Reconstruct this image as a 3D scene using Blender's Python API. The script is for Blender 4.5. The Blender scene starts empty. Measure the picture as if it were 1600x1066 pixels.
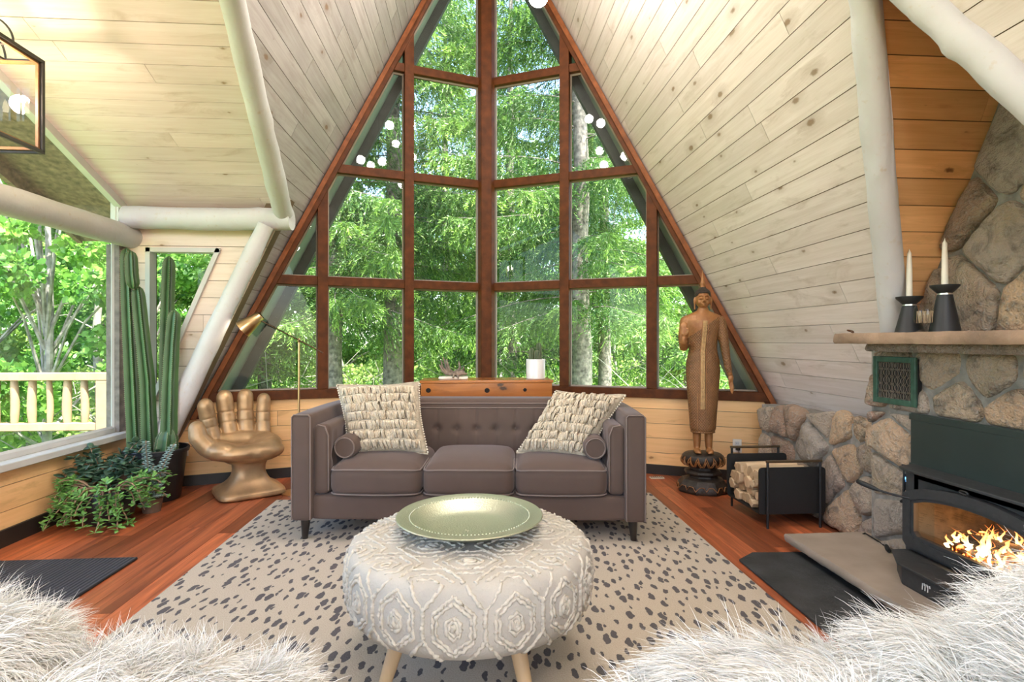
import bpy, bmesh, math, random
import numpy as np
from math import sin, cos, pi, radians, sqrt, atan2
from mathutils import Vector, Matrix, noise

# ---------------------------------------------------------------- camera, sky, sun, exposure
SC = bpy.context.scene
COL = SC.collection
CAM_YAW = math.atan(60 / 860.0)
cam_data = bpy.data.cameras.new('camera')
cam = bpy.data.objects.new('camera', cam_data); COL.objects.link(cam)
cam.location = (0, 0, 1.2)
cam.rotation_euler = (radians(90), 0, -CAM_YAW)
cam_data.sensor_width = 36; cam_data.lens = 860 / 1600 * 36
cam_data.clip_start = 0.05; cam_data.clip_end = 500
SC.camera = cam
SC.view_settings.view_transform = 'Standard'
SC.view_settings.look = 'None'
SC.view_settings.exposure = 0.95
SC.view_settings.gamma = 1
SC.view_settings.use_curve_mapping = False
SC.cycles.max_bounces = 7
SC.cycles.diffuse_bounces = 4
SC.cycles.glossy_bounces = 3
SC.cycles.transmission_bounces = 4
SC.cycles.transparent_max_bounces = 12
SC.cycles.caustics_reflective = False
SC.cycles.caustics_refractive = False
SC.cycles.sample_clamp_indirect = 6
SC.cycles.use_denoising = True

world = bpy.data.worlds.new('World'); SC.world = world; world.use_nodes = True
wn = world.node_tree; wn.nodes.clear()
_sky = wn.nodes.new('ShaderNodeTexSky'); _sky.sky_type = 'NISHITA'; _sky.sun_disc = False
_sky.sun_elevation = radians(52); _sky.sun_rotation = radians(150); _sky.dust_density = 1.5
_bg = wn.nodes.new('ShaderNodeBackground'); _bg.inputs['Strength'].default_value = 0.55
_wo = wn.nodes.new('ShaderNodeOutputWorld')
wn.links.new(_sky.outputs[0], _bg.inputs[0]); wn.links.new(_bg.outputs[0], _wo.inputs[0])
sun_d = bpy.data.lights.new('sun', 'SUN'); sun_d.energy = 13; sun_d.angle = radians(0.6); sun_d.color = (1, .95, .86)
sun = bpy.data.objects.new('sun', sun_d); COL.objects.link(sun)
sun.rotation_euler = Vector((-.42, .36, -1.0)).to_track_quat('-Z', 'Y').to_euler()

rng = np.random.default_rng(7)
random.seed(7)
GLOBE_E, LANTERN_W = 62, 14

# ---------------------------------------------------------------- material helpers
def newmat(name):
    m = bpy.data.materials.new(name); m.use_nodes = True
    nt = m.node_tree; nt.nodes.clear()
    out = nt.nodes.new('ShaderNodeOutputMaterial')
    b = nt.nodes.new('ShaderNodeBsdfPrincipled')
    nt.links.new(b.outputs[0], out.inputs[0])
    return m, nt, b, out
class N:
    """tiny node helper"""
    def __init__(s, nt): s.nt = nt
    def n(s, t, **k):
        nd = s.nt.nodes.new(t)
        for a, v in k.items(): setattr(nd, a, v)
        return nd
    def l(s, a, b): s.nt.links.new(a, b)
    def math(s, op, a, b=None, c=None, clamp=False):
        nd = s.n('ShaderNodeMath', operation=op, use_clamp=clamp)
        for i, v in enumerate((a, b, c)):
            if v is None: continue
            if isinstance(v, (int, float)): nd.inputs[i].default_value = v
            else: s.l(v, nd.inputs[i])
        return nd.outputs[0]
    def mix(s, f, a, b, bt='MIX'):
        nd = s.n('ShaderNodeMix', data_type='RGBA', blend_type=bt)
        for i, v in ((0, f), (6, a), (7, b)):
            if isinstance(v, (int, float)): nd.inputs[i].default_value = v
            elif isinstance(v, (tuple, list)): nd.inputs[i].default_value = (*v[:3], 1)
            else: s.l(v, nd.inputs[i])
        return nd.outputs[2]
    def noise(s, vec, scale, detail=3, rough=.5, dist=0):
        nd = s.n('ShaderNodeTexNoise'); nd.inputs['Scale'].default_value = scale
        nd.inputs['Detail'].default_value = detail; nd.inputs['Roughness'].default_value = rough
        nd.inputs['Distortion'].default_value = dist
        if vec is not None: s.l(vec, nd.inputs['Vector'])
        return nd.outputs[0]
    def vmath(s, op, a, b):
        nd = s.n('ShaderNodeVectorMath', operation=op)
        for i, v in enumerate((a, b)):
            if isinstance(v, (tuple, list)): nd.inputs[i].default_value = v
            else: s.l(v, nd.inputs[i])
        return nd.outputs[0]
    def ramp(s, f, stops):
        nd = s.n('ShaderNodeValToRGB'); cr = nd.color_ramp
        while len(cr.elements) < len(stops): cr.elements.new(.5)
        for e, (p, c) in zip(cr.elements, stops):
            e.position = p; e.color = (*c[:3], 1)
        s.l(f, nd.inputs[0]); return nd.outputs[0]
    def bump(s, h, b, strength=.3, dist=.01):
        nd = s.n('ShaderNodeBump'); nd.inputs['Strength'].default_value = strength
        nd.inputs['Distance'].default_value = dist
        s.l(h, nd.inputs['Height']); s.l(nd.outputs[0], b.inputs['Normal'])
def obj_co(h): return h.n('ShaderNodeTexCoord').outputs['Object']

def simple(name, col, rough=.6, metal=0, var=.12, scale=8, bump=0, bscale=60, sheen=0, coat=0, emis=None, es=0, spec=.5):
    m, nt, b, out = newmat(name); h = N(nt); co = obj_co(h)
    nz = h.noise(co, scale, 4)
    c2 = tuple(max(0, c * (1 - var * 2)) for c in col)
    f = h.math('MULTIPLY', h.math('SUBTRACT', nz, .3), 1.6, clamp=True)
    h.l(h.mix(f, c2, tuple(min(1, c * (1 + var * .6)) for c in col)), b.inputs['Base Color'])
    b.inputs['Roughness'].default_value = rough; b.inputs['Metallic'].default_value = metal
    b.inputs['Specular IOR Level'].default_value = spec
    if sheen: b.inputs['Sheen Weight'].default_value = sheen; b.inputs['Sheen Roughness'].default_value = .35
    if coat: b.inputs['Coat Weight'].default_value = coat
    if bump: h.bump(h.noise(co, bscale, 5, .6), b, bump, .01)
    if emis: b.inputs['Emission Color'].default_value = (*emis, 1); b.inputs['Emission Strength'].default_value = es
    return m

def wood(name, light, dark, knot=(.16, .08, .035), grain=.5, rough=.55, knots=1.0, gs=1.0, boardvar=.25, wash=0, bumpy=.15, spec=.4):
    """board wood: needs uv (metres, u along the board) and the per-board value 'rnd'"""
    m, nt, b, out = newmat(name); h = N(nt)
    uv = h.n('ShaderNodeUVMap'); uv.uv_map = 'uv'
    at = h.n('ShaderNodeAttribute'); at.attribute_name = 'rnd'
    off = h.n('ShaderNodeCombineXYZ'); h.l(h.math('MULTIPLY', at.outputs['Fac'], 37.0), off.inputs[0]); h.l(h.math('MULTIPLY', at.outputs['Fac'], 11.0), off.inputs[1])
    p = h.vmath('ADD', uv.outputs[0], off.outputs[0])
    # knots
    pk = h.vmath('MULTIPLY', p, (2.1, 4.2, 1))
    vo = h.n('ShaderNodeTexVoronoi', voronoi_dimensions='2D'); vo.inputs['Scale'].default_value = 1; h.l(pk, vo.inputs['Vector'])
    sel = h.n('ShaderNodeSeparateColor'); h.l(vo.outputs['Color'], sel.inputs[0])
    d0 = h.math('ADD', vo.outputs['Distance'], h.math('MULTIPLY', h.math('SUBTRACT', h.noise(p, 60, 2), .5), .05))
    size = h.math('MULTIPLY', h.math('SUBTRACT', sel.outputs[0], 1 - .62 * knots), .115)
    kn = h.math('MULTIPLY', h.math('SUBTRACT', size, d0), 28, clamp=True)
    halo = h.math('MULTIPLY', h.math('SUBTRACT', h.math('MULTIPLY', size, 3.4), d0), 5, clamp=True)
    # grain bending round the knots
    bend = h.math('MULTIPLY', halo, .9)
    sv = h.n('ShaderNodeSeparateXYZ'); h.l(p, sv.inputs[0])
    cx = h.n('ShaderNodeCombineXYZ'); h.l(h.math('MULTIPLY', sv.outputs[0], 1.3 * gs), cx.inputs[0]); h.l(h.math('MULTIPLY', sv.outputs[1], 26 * gs), cx.inputs[1]); h.l(bend, cx.inputs[2])
    g1 = h.noise(cx.outputs[0], 1.0, 4, .62, .8)
    cx2 = h.n('ShaderNodeCombineXYZ'); h.l(h.math('MULTIPLY', sv.outputs[0], 5), cx2.inputs[0]); h.l(h.math('MULTIPLY', sv.outputs[1], 190), cx2.inputs[1]); h.l(bend, cx2.inputs[2])
    g2 = h.noise(cx2.outputs[0], 1.0, 2, .5)
    g = h.math('ADD', h.math('MULTIPLY', g1, .75), h.math('MULTIPLY', g2, .25))
    f = h.math('MULTIPLY', h.math('SUBTRACT', g, .5 - .16), 3.0 * grain, clamp=True)
    col = h.mix(f, light, dark)
    # patch tone, board tone
    pn = h.noise(p, 1.7, 3)
    bt = h.math('ADD', 1 - boardvar / 2 - .1, h.math('ADD', h.math('MULTIPLY', at.outputs['Fac'], boardvar), h.math('MULTIPLY', pn, .2)))
    cb = h.n('ShaderNodeCombineColor')
    for i in range(3): h.l(bt, cb.inputs[i])
    col = h.mix(1.0, col, cb.outputs[0], 'MULTIPLY')
    stn = h.noise(h.vmath('MULTIPLY', p, (2.2, 9.0, 1)), 1.0, 5, .7, .6)
    col = h.mix(h.math('MULTIPLY', h.math('SUBTRACT', stn, .56), 3.2, clamp=True), col, tuple(.55 * a + .45 * k for a, k in zip(dark, knot)))
    hal = h.math('MULTIPLY', halo, .38)
    col = h.mix(hal, col, tuple(.45 * a + .4 * k for a, k in zip(dark, knot)))
    col = h.mix(h.math('MULTIPLY', kn, .85), col, knot)
    if wash:
        wn_ = h.noise(p, 5, 4); col = h.mix(h.math('MULTIPLY', h.math('SUBTRACT', wn_, .35), wash * 3, clamp=True), col, (.62, .60, .54))
    h.l(col, b.inputs['Base Color'])
    b.inputs['Roughness'].default_value = rough; b.inputs['Specular IOR Level'].default_value = spec
    h.bump(g, b, bumpy, .004)
    return m

M = {}
M['ceil'] = wood('pale_pine', (.84, .72, .70), (.67, .52, .46), grain=.6, knots=.85, boardvar=.12, knot=(.30, .17, .08))
M['slopeL'] = wood('washed_pine_shaded', (.40, .36, .355), (.25, .21, .19), grain=.75, knots=1.35, boardvar=.26, wash=.1)  # washed pine darkened and greyed: the left slope's shade is in its colour
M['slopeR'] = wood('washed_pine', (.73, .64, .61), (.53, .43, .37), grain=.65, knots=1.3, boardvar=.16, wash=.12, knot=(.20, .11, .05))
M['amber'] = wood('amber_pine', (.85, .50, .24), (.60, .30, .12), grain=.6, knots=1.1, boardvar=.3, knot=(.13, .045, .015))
M['wall'] = wood('honey_pine', (.92, .56, .26), (.68, .37, .13), grain=.45, knots=1.0, boardvar=.15, knot=(.25, .11, .04))
M['wallpale'] = wood('pale_wall_pine', (.82, .67, .57), (.66, .49, .38), grain=.45, knots=.9, boardvar=.15, knot=(.34, .2, .1))
M['floor'] = wood('red_fir_floor', (.54, .150, .056), (.21, .056, .024), grain=1.1, knots=.6, boardvar=1.0, rough=.38, knot=(.05, .018, .01), gs=.8, bumpy=.1)
M['cedar'] = simple('stained_cedar', (.125, .036, .008), .6, spec=.2, var=.25, scale=14, bump=.2)
M['cedarlight'] = simple('stained_cedar_light', (.27, .085, .026), .55, spec=.2, var=.25, scale=14, bump=.2)
M['bead'] = simple('glazing_bead', (.30, .24, .19), .6, var=.1)
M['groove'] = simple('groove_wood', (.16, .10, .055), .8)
M['base'] = simple('black_baseboard', (.022, .017, .014), .5)
M['trimw'] = simple('grey_white_trim', (.62, .60, .57), .5, var=.05)
M['greywood'] = simple('weathered_grey_wood', (.26, .22, .19), .8, var=.25, scale=20, bump=.4)
M['soffit'] = simple('painted_soffit', (.20, .24, .20), .7, var=.12, scale=5)
M['fascia'] = simple('dark_fascia', (.055, .062, .056), .8, var=.2)
M['brownsoffit'] = simple('brown_soffit', (.36, .25, .18), .8, var=.35, scale=25, bump=.5)
def logmat():
    m, nt, b, out = newmat('whitewashed_log'); h = N(nt); co = obj_co(h)
    s_ = h.noise(co, 3, 4); t_ = h.noise(co, 30, 3)
    c = h.mix(s_, (.47, .445, .44), (.64, .63, .645))
    c = h.mix(h.math('MULTIPLY', h.math('SUBTRACT', t_, .62), 5, clamp=True), c, (.50, .42, .34))
    h.l(c, b.inputs['Base Color']); b.inputs['Roughness'].default_value = .6
    h.bump(h.math('ADD', s_, h.math('MULTIPLY', t_, .4)), b, .45, .015); return m
M['log'] = logmat()
def glassmat(name='window_glass', tint=(.96, .99, .97), ior=1.38):
    m, nt, b, out = newmat(name); nt.nodes.remove(b); h = N(nt)
    tr = h.n('ShaderNodeBsdfTransparent'); tr.inputs[0].default_value = (*tint, 1)
    gl = h.n('ShaderNodeBsdfGlossy'); gl.inputs['Roughness'].default_value = .01
    fr = h.n('ShaderNodeFresnel'); fr.inputs[0].default_value = ior
    mx = h.n('ShaderNodeMixShader'); h.l(h.math('MINIMUM', h.math('MULTIPLY', fr.outputs[0], .75), .10), mx.inputs[0]); h.l(tr.outputs[0], mx.inputs[1]); h.l(gl.outputs[0], mx.inputs[2])
    h.l(mx.outputs[0], out.inputs[0]); return m
M['glass'] = glassmat()

# ---------------------------------------------------------------- mesh helpers
def link(name, me, mat, parent=None, smooth=None):
    o = bpy.data.objects.new(name, me); COL.objects.link(o)
    if mat is not None:
        for mm in (mat if isinstance(mat, (list, tuple)) else [mat]): me.materials.append(mm)
    if parent is not None: o.parent = parent
    if smooth is not None and len(me.polygons):
        me.polygons.foreach_set('use_smooth', [True] * len(me.polygons))
        if smooth < 180: me.set_sharp_from_angle(angle=radians(smooth))
    return o
def tag(o, label=None, cat=None, group=None, kind=None):
    if label: o['label'] = label
    if cat: o['category'] = cat
    if group: o['group'] = group
    if kind: o['kind'] = kind
    return o
def thing(name, label, cat, loc=(0, 0, 0), rz=0, group=None):
    o = bpy.data.objects.new(name, None); COL.objects.link(o); o.location = loc; o.rotation_euler = (0, 0, rz)
    o.empty_display_size = .05
    return tag(o, label, cat, group)

class G:
    def __init__(s): s.v = []; s.f = []
    def add(s, vs, fs):
        b = len(s.v); s.v += [tuple(p) for p in vs]; s.f += [tuple(i + b for i in f) for f in fs]; return s
    def box(s, c, size, R=None):
        hx, hy, hz = (q / 2 for q in size)
        P = [Vector((x * hx, y * hy, z * hz)) for x, y, z in ((-1,-1,-1),(1,-1,-1),(1,1,-1),(-1,1,-1),(-1,-1,1),(1,-1,1),(1,1,1),(-1,1,1))]
        if R is not None: P = [R @ p for p in P]
        c = Vector(c)
        return s.add([p + c for p in P], [(0,3,2,1),(4,5,6,7),(0,1,5,4),(1,2,6,5),(2,3,7,6),(3,0,4,7)])
    def prism(s, poly, off):
        """poly: 3d points (planar), off: extrusion vector"""
        n = len(poly); off = Vector(off); P = [Vector(p) for p in poly]
        return s.add(P + [p + off for p in P], [tuple(range(n))[::-1], tuple(range(n, 2 * n))] + [(i, (i + 1) % n, n + (i + 1) % n, n + i) for i in range(n)])
    def tube(s, pts, rad, n=8, caps=True, ell=1.0, ribs=None):
        P = [Vector(p) for p in pts]; m = len(P)
        if isinstance(rad, (int, float)): rad = [rad] * m
        T = [(P[min(i + 1, m - 1)] - P[max(i - 1, 0)]).normalized() for i in range(m)]
        up = Vector((0, 0, 1)) if abs(T[0].z) < .9 else Vector((1, 0, 0))
        U = T[0].cross(up).normalized(); vs = []
        for i in range(m):
            U = (U - T[i] * U.dot(T[i]))
            U = U.normalized() if U.length > 1e-6 else T[i].orthogonal().normalized()
            W = T[i].cross(U)
            for k in range(n):
                a = 2 * pi * k / n; r = rad[i] * (ribs(a) if ribs else 1)
                vs.append(P[i] + U * (cos(a) * r) + W * (sin(a) * r * ell))
        fs = [(i * n + k, i * n + (k + 1) % n, (i + 1) * n + (k + 1) % n, (i + 1) * n + k) for i in range(m - 1) for k in range(n)]
        if caps: fs += [tuple(range(n))[::-1], tuple((m - 1) * n + k for k in range(n))]
        return s.add(vs, fs)
    def lathe(s, prof, n=32, c=(0, 0, 0), sx=1, sy=1, R=None, closed=True):
        c = Vector(c); vs = []
        for r, z in prof:
            for k in range(n):
                a = 2 * pi * k / n; p = Vector((r * cos(a) * sx, r * sin(a) * sy, z))
                if R is not None: p = R @ p
                vs.append(p + c)
        m = len(prof)
        fs = [(i * n + k, i * n + (k + 1) % n, (i + 1) * n + (k + 1) % n, (i + 1) * n + k) for i in range(m - 1) for k in range(n)]
        if closed: fs += [tuple(range(n))[::-1], tuple((m - 1) * n + k for k in range(n))]
        return s.add(vs, fs)
    def ell(s, c, r, R=None, nu=16, nv=10):
        prof = [(max(sin(pi * j / nv), 1e-4), -cos(pi * j / nv)) for j in range(nv + 1)]
        c = Vector(c); vs = []
        for rr, z in prof:
            for k in range(nu):
                a = 2 * pi * k / nu; p = Vector((rr * cos(a) * r[0], rr * sin(a) * r[1], z * r[2]))
                if R is not None: p = R @ p
                vs.append(p + c)
        fs = [(i * nu + k, i * nu + (k + 1) % nu, (i + 1) * nu + (k + 1) % nu, (i + 1) * nu + k) for i in range(nv) for k in range(nu)]
        fs += [tuple(range(nu))[::-1], tuple(nv * nu + k for k in range(nu))]
        return s.add(vs, fs)
    def rcube(s, c, size, r, n=14, fn=None, R=None):
        h = Vector(size) / 2; idx = {}; vs = []; fs = []
        ts = [sin(pi / 2 * (2 * i / n - 1)) for i in range(n + 1)]
        def vert(q):
            k = (round(q[0], 5), round(q[1], 5), round(q[2], 5))
            if k in idx: return idx[k]
            sp = Vector((q[0] * h.x, q[1] * h.y, q[2] * h.z)); inn = Vector([max(-(h[i] - r), min(h[i] - r, sp[i])) for i in range(3)])
            d = sp - inn; p = inn + d.normalized() * r if d.length > 1e-9 else sp
            if fn: p = Vector(fn(p, q))
            if R is not None: p = R @ p
            idx[k] = len(vs); vs.append(p + Vector(c)); return idx[k]
        for ax in range(3):
            for sg in (-1, 1):
                for i in range(n):
                    for j in range(n):
                        cs = []
                        for a, b in ((i, j), (i + 1, j), (i + 1, j + 1), (i, j + 1)):
                            q = [0, 0, 0]; q[ax] = sg; q[(ax + 1) % 3] = ts[a]; q[(ax + 2) % 3] = ts[b]; cs.append(vert(q))
                        fs.append(tuple(cs) if sg > 0 else tuple(cs[::-1]))
        return s.add(vs, fs)
    def grid(s, fn, nu, nv):
        vs = [fn(i / nu, j / nv) for j in range(nv + 1) for i in range(nu + 1)]
        w = nu + 1
        return s.add(vs, [(j * w + i, j * w + i + 1, (j + 1) * w + i + 1, (j + 1) * w + i) for j in range(nv) for i in range(nu)])
    def mesh(s, name='m'):
        me = bpy.data.meshes.new(name); me.from_pydata(s.v, [], s.f); me.update(); return me
    def build(s, name, mat, parent=None, smooth=40, bevel=0, seg=2, sub=0):
        me = s.mesh(name)
        o = link(name, me, mat, parent, smooth)
        if bevel:
            b = o.modifiers.new('bevel', 'BEVEL'); b.width = bevel; b.segments = seg; b.limit_method = 'ANGLE'; b.angle_limit = radians(35)
        if sub:
            b = o.modifiers.new('sub', 'SUBSURF'); b.levels = sub; b.render_levels = sub
        return o
def rz(a): return Matrix.Rotation(a, 3, 'Z')
def rx(a): return Matrix.Rotation(a, 3, 'X')
def ry(a): return Matrix.Rotation(a, 3, 'Y')
def aim(d): return Vector(d).to_track_quat('Z', 'Y').to_matrix()

def baked(g, voxel, smooth_it=3, fac=.5):
    """fuse the pieces of g into one continuous surface"""
    o = bpy.data.objects.new('tmp', g.mesh()); COL.objects.link(o)
    r = o.modifiers.new('r', 'REMESH'); r.mode = 'VOXEL'; r.voxel_size = voxel
    sm = o.modifiers.new('s', 'SMOOTH'); sm.iterations = smooth_it; sm.factor = fac
    dg = bpy.context.evaluated_depsgraph_get(); dg.update()
    me = bpy.data.meshes.new_from_object(o.evaluated_get(dg), depsgraph=dg)
    bpy.data.objects.remove(o); return me
def fastmesh(name, V, F, uv=None, rnd=None):
    """V (n,3) array, F (m,4) array"""
    me = bpy.data.meshes.new(name); V = np.asarray(V, np.float32); F = np.asarray(F, np.int32); k = F.shape[1]
    me.vertices.add(len(V)); me.vertices.foreach_set('co', V.ravel())
    me.loops.add(F.size); me.loops.foreach_set('vertex_index', F.ravel())
    me.polygons.add(len(F)); me.polygons.foreach_set('loop_start', np.arange(0, F.size, k, dtype=np.int32))
    if rnd is not None:
        a = me.attributes.new('rnd', 'FLOAT', 'POINT'); a.data.foreach_set('value', np.asarray(rnd, np.float32))
    me.update(calc_edges=True); return me

# polygon clipping in 2d
def clip_half(poly, a, b, c):
    """keep a*x+b*y<=c"""
    out = []
    for i in range(len(poly)):
        p, q = poly[i], poly[(i + 1) % len(poly)]
        dp, dq = a * p[0] + b * p[1] - c, a * q[0] + b * q[1] - c
        if dp <= 0: out.append(p)
        if dp * dq < 0:
            t = dp / (dp - dq); out.append((p[0] + t * (q[0] - p[0]), p[1] + t * (q[1] - p[1])))
    return out
def area2(p): return .5 * sum(p[i][0] * p[(i + 1) % len(p)][1] - p[(i + 1) % len(p)][0] * p[i][1] for i in range(len(p)))
def clip_poly(poly, conv):
    if area2(conv) < 0: conv = conv[::-1]
    for i in range(len(conv)):
        (x0, y0), (x1, y1) = conv[i], conv[(i + 1) % len(conv)]
        poly = clip_half(poly, (y1 - y0), -(x1 - x0), (y1 - y0) * x0 - (x1 - x0) * y0)
        if len(poly) < 3: return []
    return poly

def boards(name, O, U, V, polys, bw, mat, seed=1, lens=(1.6, 3.4), gap=.0022, kind='structure', parent=None, thick=.10, v0=0, backmat=None, depth=.007):
    """planked surface: real boards with grooves on a solid backing; polys convex in (u,v) metres; U x V points into the room"""
    O, U, V = Vector(O), Vector(U).normalized(), Vector(V).normalized(); Nn = U.cross(V)
    vs, fs, uvs, rn = [], [], [], []
    mat_i = []
    umin = min(p[0] for q in polys for p in q) ; umax = max(p[0] for q in polys for p in q)
    vmin = min(p[1] for q in polys for p in q); vmax = max(p[1] for q in polys for p in q)
    k0 = int(math.floor((vmin - v0) / bw)); k1 = int(math.ceil((vmax - v0) / bw))
    for k in range(k0, k1):
        R = random.Random(seed * 1000 + k); u = -12 + R.random() * 3
        while u < umax:
            L = R.uniform(*lens); a, b = u + gap * .6, u + L - gap * .6; u += L
            r = R.random()
            if b < umin or a > umax: continue
            rect = [(a, v0 + k * bw + gap), (b, v0 + k * bw + gap), (b, v0 + (k + 1) * bw - gap), (a, v0 + (k + 1) * bw - gap)]
            for conv in polys:
                p = clip_poly(rect, conv)
                if len(p) < 3 or abs(area2(p)) < 1e-5: continue
                n = len(p); bi = len(vs)
                vs += [O + U * x + V * y for x, y in p] + [O + U * x + V * y - Nn * depth for x, y in p]
                uvs += p + p; rn += [r] * (2 * n)
                fs.append(tuple(range(bi, bi + n))); mat_i.append(0)
                for i in range(n): fs.append((bi + i, bi + n + i, bi + n + (i + 1) % n, bi + (i + 1) % n)); mat_i.append(0)
    for conv in polys:
        if area2(conv) < 0: conv = conv[::-1]
        n = len(conv); bi = len(vs)
        vs += [O + U * x + V * y - Nn * depth for x, y in conv] + [O + U * x + V * y - Nn * (depth + thick) for x, y in conv]
        uvs += conv + conv; rn += [.5] * (2 * n)
        fs.append(tuple(range(bi, bi + n))); mat_i.append(1)
        fs.append(tuple(range(bi + n, bi + 2 * n))[::-1]); mat_i.append(1)
        for i in range(n): fs.append((bi + i, bi + n + i, bi + n + (i + 1) % n, bi + (i + 1) % n)); mat_i.append(1)
    me = bpy.data.meshes.new(name); me.from_pydata([tuple(v) for v in vs], [], fs)
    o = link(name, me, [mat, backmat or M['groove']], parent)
    me.polygons.foreach_set('material_index', mat_i)
    uvl = me.uv_layers.new(name='uv'); li = np.zeros(len(me.loops), np.int32); me.loops.foreach_get('vertex_index', li)
    uvl.data.foreach_set('uv', np.array(uvs, np.float32)[li].ravel())
    at = me.attributes.new('rnd', 'FLOAT', 'POINT'); at.data.foreach_set('value', rn)
    if kind: o['kind'] = kind
    return o
def wooduv(o, axis=0, scale=1.0, seed=0):
    """metre uv + rnd on any object so that it can wear a wood material (grain along the given local axis)"""
    me = o.data; n = len(me.vertices); co = np.zeros(n * 3, np.float32); me.vertices.foreach_get('co', co); co = co.reshape(-1, 3)
    li = np.zeros(len(me.loops), np.int32); me.loops.foreach_get('vertex_index', li)
    a = co[:, axis]; oth = co[:, (axis + 1) % 3] + co[:, (axis + 2) % 3]
    uvl = me.uv_layers.new(name='uv'); uvl.data.foreach_set('uv', np.stack([a, oth], 1)[li].ravel() * scale)
    at = me.attributes.new('rnd', 'FLOAT', 'POINT'); at.data.foreach_set('value', [(seed * .37) % 1.0] * n); return o
def struct(o): o['kind'] = 'structure'; return o

# ---------------------------------------------------------------- the setting: A-frame room
X0, ZR, A, D0, TL, TR = .127, 5.81, 2.127, 5.557, .327, .453
ZS, Z1, Z2, Z3, WP = .732, 1.743, 2.775, 3.804, .742
KC = sqrt(1 + A * A)
def prowY(x): return D0 - (TL if x < X0 else TR) * abs(x - X0)
def slopeX(z, sg): return X0 + sg * (ZR - z) / A
CZ0, CS, CY = 2.27, .426, 4.56          # left dormer ceiling: z = CZ0 + CS*(CY - y)
LW = -2.74                              # left wall
CRY = 1.2                               # ridge of the left dormer
BACK = -4.2

# floor (planks run along the room)
fo = boards('floor', (-3, BACK, 0), (0, 1, 0), (-1, 0, 0), [[(0, 0.3), (10.2, .3), (10.2, -6.2), (0, -6.2)]], .128, M['floor'], 3, (1.0, 2.2), gap=.0009, thick=.2, depth=.003)

# right slope: coordinates u = y, v = distance up the slope (v=0 at z=0)
def sl(y, z): return (y, z * KC / A)
def sl2(y, z): return (-y, z * KC / A)
yr0 = prowY(slopeX(0, 1)); yrt = D0
far = lambda z: (7.29 - z) / 2.15
near = lambda z: (z + 1.742) / 2.13
RYc = 2.11; RZc = 2.752
boards('wall_right', (slopeX(0, 1), 0, 0), (0, -1, 0), (-1 / A, 0, 1), [
    [sl2(far(0), 0), sl2(yr0 + .25, 0), sl2(yrt + .25, ZR), sl2(RYc, ZR), sl2(RYc, RZc)],
    [sl2(near(0), 0), sl2(RYc, RZc), sl2(RYc, ZR), sl2(BACK, ZR), sl2(BACK, 0)]], .131, M['slopeR'], 11, (1.2, 3.0))
# left slope
LVz = 2.34
yc = lambda z: CY - (z - CZ0) / CS
rzL = CZ0 + CS * (CY - CRY)
yl0 = prowY(slopeX(0, -1))
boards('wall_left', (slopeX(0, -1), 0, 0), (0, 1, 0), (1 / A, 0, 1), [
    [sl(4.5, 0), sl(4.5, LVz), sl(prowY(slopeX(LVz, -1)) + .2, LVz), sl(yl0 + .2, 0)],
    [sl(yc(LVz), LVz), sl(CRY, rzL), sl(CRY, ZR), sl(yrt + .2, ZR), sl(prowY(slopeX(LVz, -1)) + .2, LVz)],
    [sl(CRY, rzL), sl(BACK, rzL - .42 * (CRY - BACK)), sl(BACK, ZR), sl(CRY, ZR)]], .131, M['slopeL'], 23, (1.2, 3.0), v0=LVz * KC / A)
# dormer ceilings on the left (boards run along x)
x_at = lambda z: slopeX(z, -1)
nrm = sqrt(1 + CS * CS)
boards('ceiling_left_dormer', (0, CY, CZ0), (1, 0, 0), (0, -1, CS), [
    [(LW - .03, 0), (LW - .03, (CY - CRY) * nrm), (x_at(rzL), (CY - CRY) * nrm), (x_at(CZ0), 0)]], .135, M['ceil'], 31, (2.0, 3.6))
zb = rzL - .42 * (CRY - BACK)
nr2 = sqrt(1 + .42 ** 2)
boards('ceiling_left_rear', (0, CRY, rzL), (1, 0, 0), (0, -1, -.42), [
    [(x_at(rzL), 0), (x_at(zb), (CRY - BACK) * nr2), (LW, (CRY - BACK) * nr2), (LW, 0)]], .135, M['ceil'], 37, (2.0, 3.6))
# right cross gable: far plane and near plane (boards run along x)
xr = lambda z: slopeX(z, 1)
nf = sqrt(1 + 1 / 2.15 ** 2)
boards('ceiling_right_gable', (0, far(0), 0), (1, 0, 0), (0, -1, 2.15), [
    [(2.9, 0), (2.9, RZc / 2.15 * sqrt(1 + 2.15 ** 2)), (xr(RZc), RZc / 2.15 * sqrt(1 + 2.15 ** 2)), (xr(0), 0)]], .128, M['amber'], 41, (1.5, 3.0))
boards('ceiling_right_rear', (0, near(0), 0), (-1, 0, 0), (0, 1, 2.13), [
    [(-2.9, 0), (-2.9, RZc / 2.13 * sqrt(1 + 2.13 ** 2)), (-xr(RZc), RZc / 2.13 * sqrt(1 + 2.13 ** 2)), (-xr(0), 0)]], .128, M['amber'], 43, (1.5, 3.0))

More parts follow.
